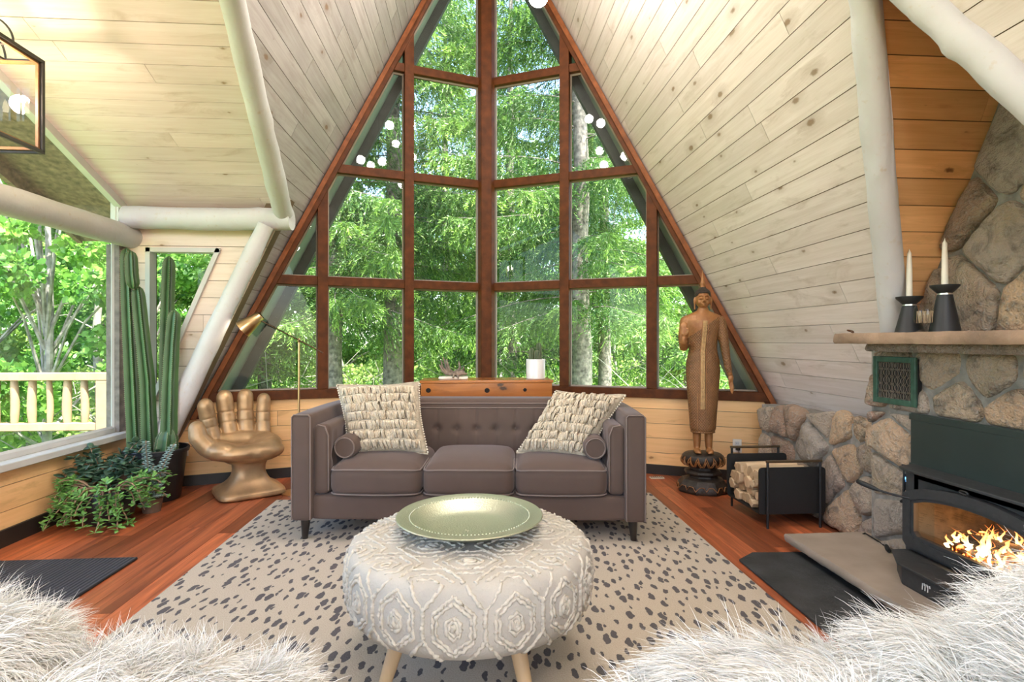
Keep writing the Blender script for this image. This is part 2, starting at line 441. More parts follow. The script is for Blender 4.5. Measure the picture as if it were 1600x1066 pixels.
# prow walls below the windows
for nm, sg, T, seed in (('wall_front_left', -1, TL, 51), ('wall_front_right', 1, TR, 53)):
    d = Vector((sg, -T, 0)).normalized(); L = abs(slopeX(0, sg) - X0) * sqrt(1 + T * T)
    U = d if sg > 0 else -d
    ext = .12
    if sg > 0: poly = [(0, 0), (L + ext, 0), (L + ext - (ZS) / A, ZS), (0, ZS)]
    else: poly = [(-L - ext, 0), (0, 0), (0, ZS), (-L - ext + ZS / A, ZS)]
    boards(nm, (X0, D0, 0), U, (0, 0, 1), [poly], .132, M['wall'], seed, (1.8, 3.6), v0=.06)
    # baseboard
    g = G(); p0 = Vector((X0, D0, 0)); p1 = p0 + d * (L - .03); nin = Vector((0, -1, 0))
    nin = Vector((-T * sg, -1, 0)).normalized()
    g.prism([p0, p1, p1 + Vector((0, 0, .085)), p0 + Vector((0, 0, .085))], nin * .018)
    struct(g.build('baseboard_front_left' if sg < 0 else 'baseboard_front_right', M['base'], None, 30))

# window frames and panes
def wallpt(sg, s, z, off=0):
    """s: lateral distance from the prow line, off: towards the room"""
    T = TL if sg < 0 else TR; n = Vector((-T * sg, -1, 0)).normalized()
    return Vector((X0 + sg * s, D0 - T * s, z)) + n * off
def smax(z): return (ZR - z) / A
trim_n = [0]
def member(poly, sg, off0, off1, mat):
    """poly in (s,z) -> prism in the prow wall"""
    trim_n[0] += 1
    g = G(); T = TL if sg < 0 else TR; n = Vector((-T * sg, -1, 0)).normalized()
    P = [wallpt(sg, s, z, off0) for s, z in poly]
    if sg < 0: P = P[::-1]
    g.prism(P, n * (off1 - off0))
    bm = bmesh.new(); me = g.mesh(); bm.from_mesh(me); bmesh.ops.recalc_face_normals(bm, faces=bm.faces); bm.to_mesh(me); bm.free()
    o = link('trim_%d' % trim_n[0], me, mat, None, 30)
    b = o.modifiers.new('b', 'BEVEL'); b.width = .004; b.segments = 2
    return struct(o)
win_n = [0]
hw = .042
rows = [(ZS + .035, Z1), (Z1, Z2), (Z2, Z3), (Z3, ZR)]
for sg in (-1, 1):
    # rails
    for z in (Z1, Z2, Z3):
        member([(0, z - .04), (smax(z - .04), z - .04), (smax(z + .04), z + .04), (0, z + .04)], sg, -.10, .005, M['cedar'])
    member([(0, ZS - .045), (smax(ZS - .045), ZS - .045), (smax(ZS + .035), ZS + .035), (0, ZS + .035)], sg, -.10, .035, M['cedar'])
    # mullions
    for k, zt in ((1, None), (2, None)):
        s0, s1 = k * WP - hw, k * WP + hw
        z0 = ZS + .035
        member([(s0, z0), (s1, z0), (s1, ZR - A * s1), (s0, ZR - A * s0)], sg, -.10, .02, M['cedar'])
    # trim following the roof slope: an outer board on the slope and an inner frame
    wdt = .075 * KC
    member([(smax(0.55), .55), (0, ZR), (0, ZR - wdt), ((ZR - .55 - wdt) / A, .55)], sg, -.10, .03, M['cedar'])
    member([(smax(0.55) - .0, .55), (0, ZR), (0, ZR - .04 * KC), ((ZR - .55 - .04 * KC) / A, .55)], sg, .031, .06, M['cedarlight'])
    # panes
    cols = [(.075, WP - hw), (WP + hw, 2 * WP - hw), (2 * WP + hw, 4)]
    for z0, z1 in rows:
        za, zbb = z0 + .04 if z0 > 1 else z0, z1 - .04
        for c0, c1 in cols:
            poly = [(c0, za), (c1, za), (c1, zbb), (c0, zbb)]
            poly = clip_half(poly, A, 1, ZR - wdt)
            if len(poly) < 3 or abs(area2(poly)) < .004: continue
            win_n[0] += 1
            # bead ring
            cx_ = sum(p[0] for p in poly) / len(poly); cz_ = sum(p[1] for p in poly) / len(poly)
            def shrink(poly, d):
                q = poly
                cc = poly if area2(poly) > 0 else poly[::-1]
                for i in range(len(cc)):
                    (x0, y0), (x1, y1) = cc[i], cc[(i + 1) % len(cc)]
                    L_ = sqrt((x1 - x0) ** 2 + (y1 - y0) ** 2)
                    if L_ < 1e-4: continue
                    a_, b_ = (y1 - y0) / L_, -(x1 - x0) / L_
                    q = clip_half(q, a_, b_, a_ * x0 + b_ * y0 - d)
                    if len(q) < 3: return []
                return q
            inner = shrink(poly, .014)
            g = G()
            for i in range(len(poly)):
                (x0, y0), (x1, y1) = poly[i], poly[(i + 1) % len(poly)]
                L_ = sqrt((x1 - x0) ** 2 + (y1 - y0) ** 2)
                if L_ < .01: continue
                a, b_ = wallpt(sg, x0, y0, -.055), wallpt(sg, x1, y1, -.055)
                g.tube([a, b_], .013, 4)
            w = g.build('window_%d' % win_n[0], M['bead'], None, 20); struct(w)
            g = G(); P = [wallpt(sg, s, z, -.06) for s, z in poly]
            g.add(P, [tuple(range(len(P)))]); g.build('glass', M['glass'], w)
# centre post
trim_n[0] += 1
g = G(); g.prism([(X0 - .085, D0 - .02, ZS), (X0, D0 + .02, ZS), (X0 + .085, D0 - .03, ZS), (X0 + .05, D0 - .075, ZS), (X0 - .05, D0 - .075, ZS)], (0, 0, ZR - .1 - ZS))
struct(g.build('trim_%d' % trim_n[0], M['cedar'], None, 20, bevel=.005))
# roof overhang outside: soffits and fascias
for nm, sg, ov in (('soffit_left', -1, .52), ('soffit_right', 1, .42)):
    T = TL if sg < 0 else TR
    def sp(y, z, off=0):
        n = Vector((-sg * A, 0, -1)).normalized() * 1.0
        return Vector((slopeX(z, sg), y, z)) + n * off
    zlo = -.6
    y0a, y0b = prowY(slopeX(zlo, sg)), D0
    P = [sp(y0a + .02, zlo, .012), sp(y0a + ov + .05, zlo, .012), sp(y0b + ov - .18, ZR, .012), sp(y0b + .02, ZR, .012)]
    n = Vector((-sg * A, 0, -1)).normalized()
    g = G(); g.prism(P, -n * .13)
    struct(g.build(nm, M['soffit'], None, 30))
    g = G(); g.prism([sp(y0a + ov - .0, zlo, .10), sp(y0a + ov + .06, zlo, .10), sp(y0b + ov - .12, ZR, .10), sp(y0b + ov - .18, ZR, .10)], -n * .26)
    struct(g.build('fascia_' + nm.split('_')[1], M['fascia'], None, 30))

# left wall (window wall) and short dormer wall
LWZ = .47
boards('wall_window_side', (LW, -4.2, 0), (0, 1, 0), (0, 0, 1), [[(0, 0), (8.8, 0), (8.8, LWZ - .02), (0, LWZ - .02)]], .15, M['wall'], 61, (1.8, 3.6), v0=.05)
g = G(); g.box((LW + .009, .2, .05), (.018, 8.76, .10)); struct(g.build('baseboard_left', M['base'], None, 30))
g = G(); g.box((LW - .03, .2, LWZ + .0), (.19, 8.76, .045)); g.box((LW - .055, .2, LWZ + .04), (.05, 8.76, .04)); struct(g.build('trim_sill', M['trimw'], None, 30, bevel=.006))
g = G(); g.box((LW - .05, 4.52, 1.2), (.10, .10, 1.5)); struct(g.build('trim_corner_post', M['greywood'], None, 30, bevel=.004))
g = G(); g.box((LW - .04, 4.50, 2.16), (.06, .05, .36)); g.prism([(LW - .04, 4.55, 2.29), (LW - .04, CRY, rzL + .03), (LW - .04, CRY, rzL - .05), (LW - .04, 4.55, 2.21)], (.05, 0, 0)); struct(g.build('trim_gable_edge', M['trimw'], None, 30))
for i, P in enumerate(([(LW - .05, 4.47, .53), (LW - .05, .3, .53), (LW - .05, .3, 1.98), (LW - .05, 4.47, 1.98)], [(LW - .03, 4.48, 2.0), (LW - .03, .6, 2.0), (LW - .03, .6, 3.9), (LW - .03, CRY, rzL), (LW - .03, 4.48, 2.27)])):
    win_n[0] += 1
    g = G()
    for a, b in zip(P, P[1:] + P[:1]): g.tube([a, b], .012, 4)
    w = struct(g.build('window_%d' % win_n[0], M['trimw'], None, 20))
    g = G(); g.add(P, [tuple(range(len(P)))]); g.build('glass', M['glass'], w)
# left wall beyond the big window, towards the rear
boards('wall_left_rear', (LW, -.7, 0), (0, 1, 0), (0, 0, 1), [[(0, LWZ - .02), (1.0, LWZ - .02), (1.0, 3.35), (0, 2.92)]], .15, M['wallpale'], 63)
# dormer overhang outside
def cp(x, y): return Vector((x, y, CZ0 + CS * (CY - y)))
g = G(); g.prism([cp(LW - .02, 4.85), cp(LW - .60, 4.85), cp(LW - .60, CRY), cp(LW - .02, CRY)], (0, 0, .1)); struct(g.build('soffit_dormer', M['brownsoffit'], None, 30))
g = G(); g.prism([cp(LW - .56, 4.9) - Vector((0, 0, .1)), cp(LW - .60, 4.9) - Vector((0, 0, .1)), cp(LW - .60, CRY) - Vector((0, 0, .1)), cp(LW - .56, CRY) - Vector((0, 0, .1))], (0, 0, .24)); struct(g.build('fascia_dormer', M['brownsoffit'], None, 30))
g = G(); g.prism([cp(LW - .6, 4.9) - Vector((0, 0, .08)), cp(-1.7, 4.9) - Vector((0, 0, .08)), cp(-1.7, 4.6) - Vector((0, 0, .0)), cp(LW - .6, 4.6) - Vector((0, 0, .0))], (0, 0, .1)); struct(g.build('soffit_dormer_front', M['brownsoffit'], None, 30))
# short wall facing the room with a slanted window
wy = 4.57
wl, wr_, wt, wb = -2.575, -2.04, 1.925, .70
sl_ = (wt - wb) / (-2.51 + 2.04)
xs = lambda z: slopeX(z, -1) + .02
wx = lambda z: wr_ + (z - wt) / 2.30            # slanted right edge of the opening
boards('wall_dormer_front', (0, wy, 0), (1, 0, 0), (0, 0, 1), [
    [(LW, wt), (xs(wt), wt), (xs(2.35), 2.35), (LW, 2.35)],
    [(LW, wb), (wl, wb), (wl, wt), (LW, wt)],
    [(wx(wb), wb), (xs(wb), wb), (xs(wt), wt), (wx(wt), wt)],
    [(LW, 0), (xs(0), 0), (xs(wb), wb), (LW, wb)]], .137, M['wallpale'], 71, (1.4, 3.2), v0=.04)
win_n[0] += 1
g = G(); fr = [(wl, wb), (max(wx(wb), wl + .02), wb), (wx(wt), wt), (wl, wt)]
for (a, b) in zip(fr, fr[1:] + fr[:1]):
    d = Vector((b[0] - a[0], 0, b[1] - a[1]));
    c = Vector(((a[0] + b[0]) / 2, wy + .02, (a[1] + b[1]) / 2)); g.box(c, (.035, .09, d.length + .03), aim(d).copy() if False else Matrix.Rotation(atan2(d.x, d.z), 3, 'Y'))
w = struct(g.build('window_%d' % win_n[0], M['trimw'], None, 20))
g = G(); g.add([(p[0], wy + .04, p[1]) for p in fr], [(0, 1, 2, 3)]); g.build('glass', M['glass'], w)

# logs
def log(name, p, q, r0, r1, seed=0, n=40, sag=.0, knots=5, flat=None):
    R = random.Random(seed); p, q = Vector(p), Vector(q); g = G(); L = (q - p).length; pts = []; rad = []
    for i in range(n + 1):
        t = i / n; w = noise.noise_vector(Vector((t * L * .9, seed * 7.1, 0))) * .014
        pts.append(p.lerp(q, t) + w); rad.append(r0 + (r1 - r0) * t + noise.noise(Vector((t * L * 4, seed, 3))) * .006)
    ns = 28; g.tube(pts, rad, ns)
    ks = [(R.uniform(.06, .94), R.uniform(0, 2 * pi)) for _ in range(knots)]
    ax = (q - p).normalized()
    for i, v in enumerate(g.v):
        t = min(i // ns, n) / n; c = p.lerp(q, t); d = Vector(v) - c
        nn = noise.noise(Vector(v) * 9) * .004 + noise.noise(Vector(v) * 30) * .0015
        a = 2 * pi * (i % ns) / ns
        for kt, ka in ks:
            da = (a - ka + pi) % (2 * pi) - pi
            e = ((t - kt) * L / .035) ** 2 + (da * r0 / .03) ** 2
            if e < 5: nn += .012 * math.exp(-e)
        if d.length > 1e-6: g.v[i] = tuple(Vector(v) + d.normalized() * nn)
    o = g.build(name, M['log'], None, 60); return struct(o)
log('beam_window_wall', (LW + .03, 4.62, 2.02), (LW + .03, -.5, 1.995), .088, .088, 1)
log('beam_dormer_front', (LW + .05, 4.47, 2.16), (-1.43, 4.45, 2.16), .085, .088, 2, knots=3)
log('rafter_valley_left', (-1.485, 4.42, 2.20), (-.92, 1.25, 3.59), .074, .052, 3)
log('rafter_leaning_left', (-2.60, 4.44, -.02), (-1.61, 4.40, 2.10), .090, .060, 4)
def svR(y, z, off): 
    return (slopeX(z, 1) - off, y, z)
log('rafter_valley_right', (2.215, 2.76, 1.22), (1.52, 2.08, 2.90), .066, .058, 5, knots=7)
log('rafter_near_right', (1.975, 1.640, 1.80), (1.54, 2.11, 2.80), .056, .060, 6, knots=5)

# ---------------------------------------------------------------- outside: ground, trees, bushes, railing
def leafmat(name, c1, c2, trans=.4):
    m, nt, b, out = newmat(name); nt.nodes.remove(b); h = N(nt)
    at = h.n('ShaderNodeAttribute'); at.attribute_name = 'rnd'
    col = h.mix(at.outputs['Fac'], c1, c2)
    d = h.n('ShaderNodeBsdfDiffuse'); t = h.n('ShaderNodeBsdfTranslucent'); h.l(col, d.inputs[0]); h.l(col, t.inputs[0])
    g_ = h.n('ShaderNodeBsdfGlossy'); g_.inputs['Roughness'].default_value = .45; g_.inputs[0].default_value = (.6, .65, .6, 1)
    mx = h.n('ShaderNodeMixShader'); mx.inputs[0].default_value = trans; h.l(d.outputs[0], mx.inputs[1]); h.l(t.outputs[0], mx.inputs[2])
    m2 = h.n('ShaderNodeMixShader'); m2.inputs[0].default_value = .06; h.l(mx.outputs[0], m2.inputs[1]); h.l(g_.outputs[0], m2.inputs[2])
    h.l(m2.outputs[0], out.inputs[0]); return m
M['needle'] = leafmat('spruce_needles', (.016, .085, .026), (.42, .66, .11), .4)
M['leaf'] = leafmat('bright_leaves', (.16, .34, .06), (.62, .78, .22), .5)
M['leafdeep'] = leafmat('deep_leaves', (.05, .20, .035), (.30, .56, .09), .45)
M['bark'] = simple('spruce_bark', (.34, .30, .26), .95, var=.4, scale=16, bump=.9, bscale=30)
M['birch'] = simple('pale_bark', (.50, .47, .42), .9, var=.35, scale=9, bump=.4)
M['twig'] = simple('dead_twigs', (.46, .42, .37), .9, var=.2)
M['railwood'] = simple('peeled_rail_wood', (.40, .28, .16), .6, var=.12, scale=10)
def groundmat():
    m, nt, b, out = newmat('grass_ground'); h = N(nt); co = obj_co(h)
    f = h.noise(co, .6, 5); f2 = h.noise(co, 25, 3)
    c = h.mix(f2, (.06, .17, .03), (.22, .42, .09))
    c = h.mix(h.math('MULTIPLY', h.math('SUBTRACT', f, .52), 6, clamp=True), c, (.36, .30, .17))
    h.l(c, b.inputs['Base Color']); b.inputs['Roughness'].default_value = 1; b.inputs['Specular IOR Level'].default_value = .1
    return m
GZ = -.75
g = G()
def gh(u, v):
    x = -45 + 90 * u; y = -12 + 72 * v
    hgt = GZ + max(0, (y - 16)) * .02 + noise.noise(Vector((x * .15, y * .15, 0))) * (.25 if abs(x) > 4 or y > 8 else .05)
    return (x, y, hgt)
g.grid(gh, 70, 60)
struct(g.build('ground', groundmat(), None, 180))

def quads_along(P, D, S, L, W, rnd):
    """n quads: base P, direction D, side S, length L, width W -> verts, faces, rnd"""
    n = len(P); L = L[:, None]; W = W[:, None]
    V = np.stack([P - S * W * .35, P + S * W * .35, P + D * L * .6 + S * W * .5, P + D * L, P + D * L * .6 - S * W * .5], 1).reshape(-1, 3)
    F = (np.arange(n) * 5)[:, None] + np.arange(5)[None]
    return V, F, np.repeat(rnd, 5)
def nrmz(v): return v / (np.linalg.norm(v, axis=-1, keepdims=True) + 1e-9)

def spruce_foliage(h, zb, rad, seed, nb=150, step=.085, qlen=.055, qw=.016, dens=15):
    R = np.random.default_rng(seed); TP, TD, TL_, RT = [], [], [], []; branches = []
    for i in range(nb):
        z = zb + (h - zb) * (i / nb) ** 1.15
        L = rad * (1 - (z - zb) / (h - zb)) ** .75 * R.uniform(.7, 1.12) + .25
        if z < zb + 1.5: L *= R.uniform(.55, 1)
        az = R.uniform(0, 2 * pi); o = np.array([cos(az), sin(az), 0]); m = max(5, int(L / .14))
        t = np.linspace(0, 1, m); up = R.uniform(.02, .22)
        pts = o * (t[:, None] * L); pts[:, 2] = z + L * (up * t - .48 * t ** 2 + .20 * t ** 4)
        pts[:, :2] += np.cumsum(R.normal(0, .012, (m, 2)), 0); branches.append(pts)
        tt = np.arange(.12, 1, step / L)
        for s in (-1, 1, 0):
            n = len(tt); base = np.stack([np.interp(tt, t, pts[:, k]) for k in range(3)], 1)
            side = np.array([-o[1], o[0], 0]) * (s if s else 0)
            ln = (.16 + .42 * np.sin(pi * np.clip(tt, 0, 1) ** .8) * min(1, L / 1.4)) * R.uniform(.6, 1.25, n)
            down = R.uniform(.35, 1.3, n)[:, None] if s else R.uniform(.9, 2.2, n)[:, None]
            d = nrmz(side * R.uniform(.5, 1, n)[:, None] + o * R.uniform(.35, .8, n)[:, None] - np.array([0, 0, 1]) * down * (.55 if s else 1) + R.normal(0, .15, (n, 3)))
            RT.append(tt ** 1.5 * R.uniform(.5, 1)); TP.append(base); TD.append(d); TL_.append(ln if s else ln * .8)
    TP, TD, TL_, RT = np.concatenate(TP), np.concatenate(TD), np.concatenate(TL_), np.concatenate(RT)
    n = len(TP); k = dens
    s = (np.arange(k)[None] + R.uniform(0, 1, (n, k))) / k
    droop = np.zeros((n, k, 3)); droop[:, :, 2] = -(s ** 2) * TL_[:, None] * .35
    P = TP[:, None] + TD[:, None] * (s * TL_[:, None])[..., None] + droop
    sd = nrmz(np.cross(TD, R.normal(0, 1, (n, 3))))[:, None] * np.where(np.arange(k) % 2, 1, -1)[None, :, None] + R.normal(0, .35, (n, k, 3))
    D = nrmz(TD[:, None] * 1.0 + sd * .55)
    S = nrmz(np.cross(D, R.normal(0, 1, (n, k, 3))))
    tip = (s > .72) & (R.uniform(0, 1, (n, 1)) > .35)
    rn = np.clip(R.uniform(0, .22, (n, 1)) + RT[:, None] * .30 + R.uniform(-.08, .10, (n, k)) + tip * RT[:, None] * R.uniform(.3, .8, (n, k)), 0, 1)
    V, F, rn = quads_along(P.reshape(-1, 3), D.reshape(-1, 3), S.reshape(-1, 3), R.uniform(.7, 1.3, n * k) * qlen, R.uniform(.8, 1.3, n * k) * qw, rn.ravel())
    me = fastmesh('needles', V, F, rnd=rn); me.materials.append(M['needle']); return me, branches
def trunk_mesh(h, r, branches, seed, mat, lean=0, br=.012, brn=150):
    g = G(); R = random.Random(seed); n = 30
    g.tube([(noise.noise(Vector((i * .3, seed, 0))) * .05, noise.noise(Vector((i * .3, seed, 9))) * .05, h * i / n - .3) for i in range(n + 1)],
           [r * (1 + .55 * math.exp(-i / n * h / .5)) * (1 - .92 * i / n) + .01 for i in range(n + 1)], 14)
    for b in branches[:brn]:
        g.tube([tuple(p) for p in b[::2]], [br * (1 - .8 * i / max(1, len(b[::2]) - 1)) * (.6 + .4 * r / .17) for i in range(len(b[::2]))], 4, caps=False)
    me = g.mesh('trunk'); me.materials.append(mat); me.polygons.foreach_set('use_smooth', [True] * len(me.polygons)); return me
def plant_tree(name, label, cat, loc, rz_, sc, fol, tru, group=None):
    t = thing(name, label, cat, loc, rz_, group); t.scale = (sc,) * 3
    for nm, me in (('trunk', tru), ('foliage', fol)):
        o = bpy.data.objects.new(nm, me); COL.objects.link(o); o.parent = t
    return t
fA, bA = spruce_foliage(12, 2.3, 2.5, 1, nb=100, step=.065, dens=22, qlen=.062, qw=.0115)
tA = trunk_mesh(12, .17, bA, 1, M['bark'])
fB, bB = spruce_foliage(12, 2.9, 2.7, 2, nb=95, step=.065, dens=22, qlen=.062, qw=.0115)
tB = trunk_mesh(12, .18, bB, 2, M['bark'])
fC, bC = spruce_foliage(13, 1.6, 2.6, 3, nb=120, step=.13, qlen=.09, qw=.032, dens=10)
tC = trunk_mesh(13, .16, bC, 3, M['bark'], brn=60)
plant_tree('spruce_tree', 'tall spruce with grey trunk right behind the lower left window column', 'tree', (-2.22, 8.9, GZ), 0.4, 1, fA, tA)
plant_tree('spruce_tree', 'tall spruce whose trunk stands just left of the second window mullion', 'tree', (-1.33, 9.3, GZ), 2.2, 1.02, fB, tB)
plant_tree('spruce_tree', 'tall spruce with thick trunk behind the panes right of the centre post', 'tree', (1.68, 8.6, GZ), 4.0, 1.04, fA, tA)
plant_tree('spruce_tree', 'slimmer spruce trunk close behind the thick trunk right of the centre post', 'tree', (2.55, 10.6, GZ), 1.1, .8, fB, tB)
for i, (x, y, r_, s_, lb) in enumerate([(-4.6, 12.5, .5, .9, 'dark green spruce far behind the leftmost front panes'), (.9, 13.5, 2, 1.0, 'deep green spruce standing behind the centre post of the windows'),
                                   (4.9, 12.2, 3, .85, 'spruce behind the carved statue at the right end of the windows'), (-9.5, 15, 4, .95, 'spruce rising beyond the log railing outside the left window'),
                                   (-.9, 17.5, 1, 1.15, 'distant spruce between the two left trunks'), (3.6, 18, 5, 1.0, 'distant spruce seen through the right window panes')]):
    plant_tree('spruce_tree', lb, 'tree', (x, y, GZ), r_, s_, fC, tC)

def leaf_cloud(name, centers, radii, n, size, seed, mat, flat=.7):
    R = np.random.default_rng(seed); centers = np.array(centers, float); radii = np.array(radii, float)
    w = radii ** 2; idx = R.choice(len(centers), n, p=w / w.sum())
    d = nrmz(R.normal(0, 1, (n, 3))); rr = radii[idx][:, None] * R.uniform(.35, 1, (n, 1)) ** .5
    P = centers[idx] + d * rr * np.array([1, 1, flat])
    D = nrmz(d * .6 + R.normal(0, .7, (n, 3)) - np.array([0, 0, .3])); S = nrmz(np.cross(D, R.normal(0, 1, (n, 3))))
    cl = R.uniform(0, 1, len(centers))[idx]
    V, F, rn = quads_along(P, D, S, R.uniform(.6, 1.3, n) * size, R.uniform(.6, 1.2, n) * size * .8, np.clip(R.uniform(0, .6, n) + cl * .4, 0, 1))
    me = fastmesh(name, V, F, rnd=rn); me.materials.append(mat); return me
def broad(seed, h, w, n, size, mat):
    R = random.Random(seed); c, r = [], []
    for i in range(38):
        z = h * (.18 + .8 * R.random()); k = w * (1 - abs(z / h - .5) * .9) ; a = R.uniform(0, 2 * pi); q = k * sqrt(R.random())
        c.append((q * cos(a), q * sin(a), z)); r.append(R.uniform(.22, .5) * w * .55)
    fol = leaf_cloud('leaves', c, r, n, size, seed, mat)
    g = G(); g.tube([(0, 0, -.3), (.05, .02, h * .4), (-.05, .05, h * .9)], [.07, .05, .015], 8)
    for cc in c[:22]:
        g.tube([(0, 0, cc[2] * .45), (cc[0] * .5, cc[1] * .5, cc[2] * .8), cc], [.03, .018, .006], 5)
    tm = g.mesh('trunk'); tm.materials.append(M['birch']); return fol, tm
q1 = broad(5, 5.2, 1.7, 17000, .075, M['leaf']); q2 = broad(6, 6.5, 1.9, 17000, .09, M['leafdeep']); q3 = broad(8, 4.2, 1.5, 15000, .07, M['leaf'])
BT = [(-5.8, 7.9, q2, .9, 'bright green leafy tree just beyond the log railing'), (-8.2, 9.4, q2, 1.0, 'deep green leafy tree behind the railing at the left edge'), (-6.6, 11.5, q2, 1.0, 'pale green leafy tree behind the railing near the corner post'),
      (-10.5, 12, q1, 1.4, 'tall bright leafy tree far behind the railing'), (-4.0, 16, q2, 1.1, 'leafy tree behind the floor lamp'), (-2.6, 20, q1, 1.2, 'leafy tree deep in the gap left of the second trunk'),
      (.4, 19.5, q3, 1.25, 'yellow green leafy tree behind the small potted cactus'), (2.4, 21.5, q2, 1.3, 'leafy tree deep behind the panes right of centre'), (5.2, 17, q3, 1.2, 'sunny leafy tree behind the statue'),
      (7.6, 15, q1, 1.2, 'leafy tree beyond the lowest right window corner'), (-7.5, 19, q2, 1.5, 'tall leafy tree behind the slanted side window'), (-12.5, 17, q2, 1.7, 'dark leafy tree at the far left of the woods')]
for i, (x, y, q, s_, lb) in enumerate(BT):
    plant_tree('leafy_tree', lb, 'tree', (x, y, GZ), i * 1.3, s_, q[0], q[1])
# undergrowth: nobody could count it
R = random.Random(3); c = []; r = []
for i in range(420):
    y = R.uniform(12.5, 24); x = R.uniform(-13, 9) * y / 18
    c.append((x, y, GZ + R.uniform(.1, 1.0 + (y - 12) * .09))); r.append(R.uniform(.35, .8))
for i in range(150):
    x = R.uniform(-14, -4.6); y = R.uniform(8.2, 14); c.append((x, y, GZ + R.uniform(.0, 1.3))); r.append(R.uniform(.3, .7))
o = link('undergrowth', leaf_cloud('undergrowth', c, r, 75000, .085, 9, M['leaf'], .8), None); tag(o, 'bright green undergrowth filling the woods behind the lawn', 'undergrowth', kind='stuff')
c = []; r = []
for i in range(420):
    y = R.uniform(26, 33); x = R.uniform(-30, 22); c.append((x, y, R.uniform(-.5, 9.5 if x < 6 else 6.5))); r.append(R.uniform(.9, 1.7))
o = link('distant_woods', leaf_cloud('distant_woods', c, r, 60000, .24, 19, M['leafdeep'], .9), None); tag(o, 'wall of distant green woods behind all the trees', 'woods', kind='stuff')
# dead twigs tangle
g = G()
for i in range(650):
    if i < 430: y = R.uniform(10.5, 15); x = R.uniform(-5, 5.5)
    else: y = R.uniform(7.6, 10); x = R.uniform(-9.5, -4.2)
    z = GZ + R.uniform(0, 1.1); a = R.uniform(0, 2 * pi); L = R.uniform(.4, 1.5); e = R.uniform(-.3, .9)
    p = Vector((x, y, z)); d = Vector((cos(a), sin(a) * .5, e)); b = Vector((R.uniform(-.3, .3), R.uniform(-.3, .3), R.uniform(-.5, .2)))
    g.tube([p, p + d * L * .5 + b * L * .15, p + d * L + b * L * .5], [.010, .007, .003], 3, caps=False)
tag(g.build('dead_branches', M['twig'], None, None), 'tangle of pale dead branches lying under the trees', 'branches', kind='stuff')
# slim pale trunks
for i, (x, y, h_, r_) in enumerate([(-3.55, 15.2, 7, .05), (-1.9, 15.5, 8, .06), (-.75, 14.6, 7, .045), (.75, 16, 9, .07), (-4.9, 14.3, 6, .05), (3.9, 15, 7, .05), (-6.2, 9.6, 7, .075)]):
    g = G(); R2 = random.Random(i); pts = [(noise.noise(Vector((k * .4, i, 0))) * .25, noise.noise(Vector((k * .4, i, 5))) * .2, h_ * k / 12 - .2) for k in range(13)]
    g.tube(pts, [r_ * (1 - .7 * k / 12) for k in range(13)], 8)
    for k in range(7):
        p = Vector(pts[R2.randint(3, 11)]); a = R2.uniform(0, 6.28); g.tube([p, p + Vector((cos(a) * .5, sin(a) * .5, .25)), p + Vector((cos(a) * .9, sin(a) * .9, .2))], [.014, .009, .004], 4, caps=False)
    lb = ['slim pale trunk behind the floor lamp', 'slim pale trunk left of the second spruce trunk', 'slim pale trunk above the antler', 'slim pale trunk just right of the centre post', 'thin pale trunk near the left window corner', 'thin pale trunk left of the statue', 'pale trunk beyond the railing near the window corner'][i]
    o = g.build('slim_trunk', M['birch'], None, 60); o.location = (x, y, GZ); tag(o, lb, 'tree trunk')
# deck railing outside the left window
RY_ = 6.55
rl = thing('log_railing', 'peeled log railing of round balusters between two flat rails outside the window', 'railing', (-6, RY_, -.1))
def rel(t, p): return Vector(p) - t.location
x0r, x1r = -8.0, -4.06
g = G(); g.box(rel(rl, ((x0r + x1r) / 2, RY_, .80)), (x1r - x0r, .14, .085)); g.build('top_rail', M['railwood'], rl, 30, bevel=.008)
g = G(); g.box(rel(rl, ((x0r + x1r) / 2, RY_, .235)), (x1r - x0r, .10, .085)); g.build('bottom_rail', M['railwood'], rl, 30, bevel=.008)
g = G(); g.box(rel(rl, (x1r - .09, RY_, .33)), (.17, .13, .86)); g.build('post', M['railwood'], rl, 30, bevel=.01)
for i in range(20):
    x = x1r - .33 - i * .187; rr = .040 + .008 * sin(i * 2.3)
    g = G(); g.tube([rel(rl, (x + .006 * sin(i * 3 + k), RY_, .27 + .5 * k / 5)) for k in range(6)], [rr * .8, rr, rr * 1.02, rr, rr * .98, rr * .8], 10); g.build('baluster', M['railwood'], rl, 60)
g = G(); g.box((-6.2, 5.9, -.16), (4.3, 1.5, .1)); g.box((-6.2, 6.0, -.46), (4.0, .1, .6)); struct(g.build('deck', M['greywood'], None, 30))

# ---------------------------------------------------------------- fireplace stonework
def stonemat():
    m, nt, b, out = newmat('field_stone'); h = N(nt); co = obj_co(h)
    at = h.n('ShaderNodeAttribute'); at.attribute_name = 'rnd'
    base = h.ramp(at.outputs['Fac'], [(0, (.34, .25, .19)), (.25, (.58, .43, .30)), (.45, (.44, .37, .31)), (.65, (.66, .45, .28)), (.82, (.38, .24, .17)), (1, (.58, .50, .42))])
    n1 = h.noise(co, 9, 6, .65, .8); n2 = h.noise(co, 60, 4, .6); n3 = h.noise(co, 3.5, 4, .6, 1.5)
    c = h.mix(h.math('MULTIPLY', h.math('SUBTRACT', n1, .5), 5, clamp=True), base, (.15, .125, .10))
    c = h.mix(h.math('MULTIPLY', h.math('SUBTRACT', n3, .55), 6, clamp=True), c, (.46, .36, .24))
    c = h.mix(h.math('MULTIPLY', h.math('SUBTRACT', n2, .5), 3, clamp=True), c, (.44, .41, .36))
    h.l(c, b.inputs['Base Color']); b.inputs['Roughness'].default_value = .85
    h.bump(h.math('ADD', h.math('MULTIPLY', n1, 1.2), n2), b, 1.0, .035); return m
M['stone'] = stonemat()
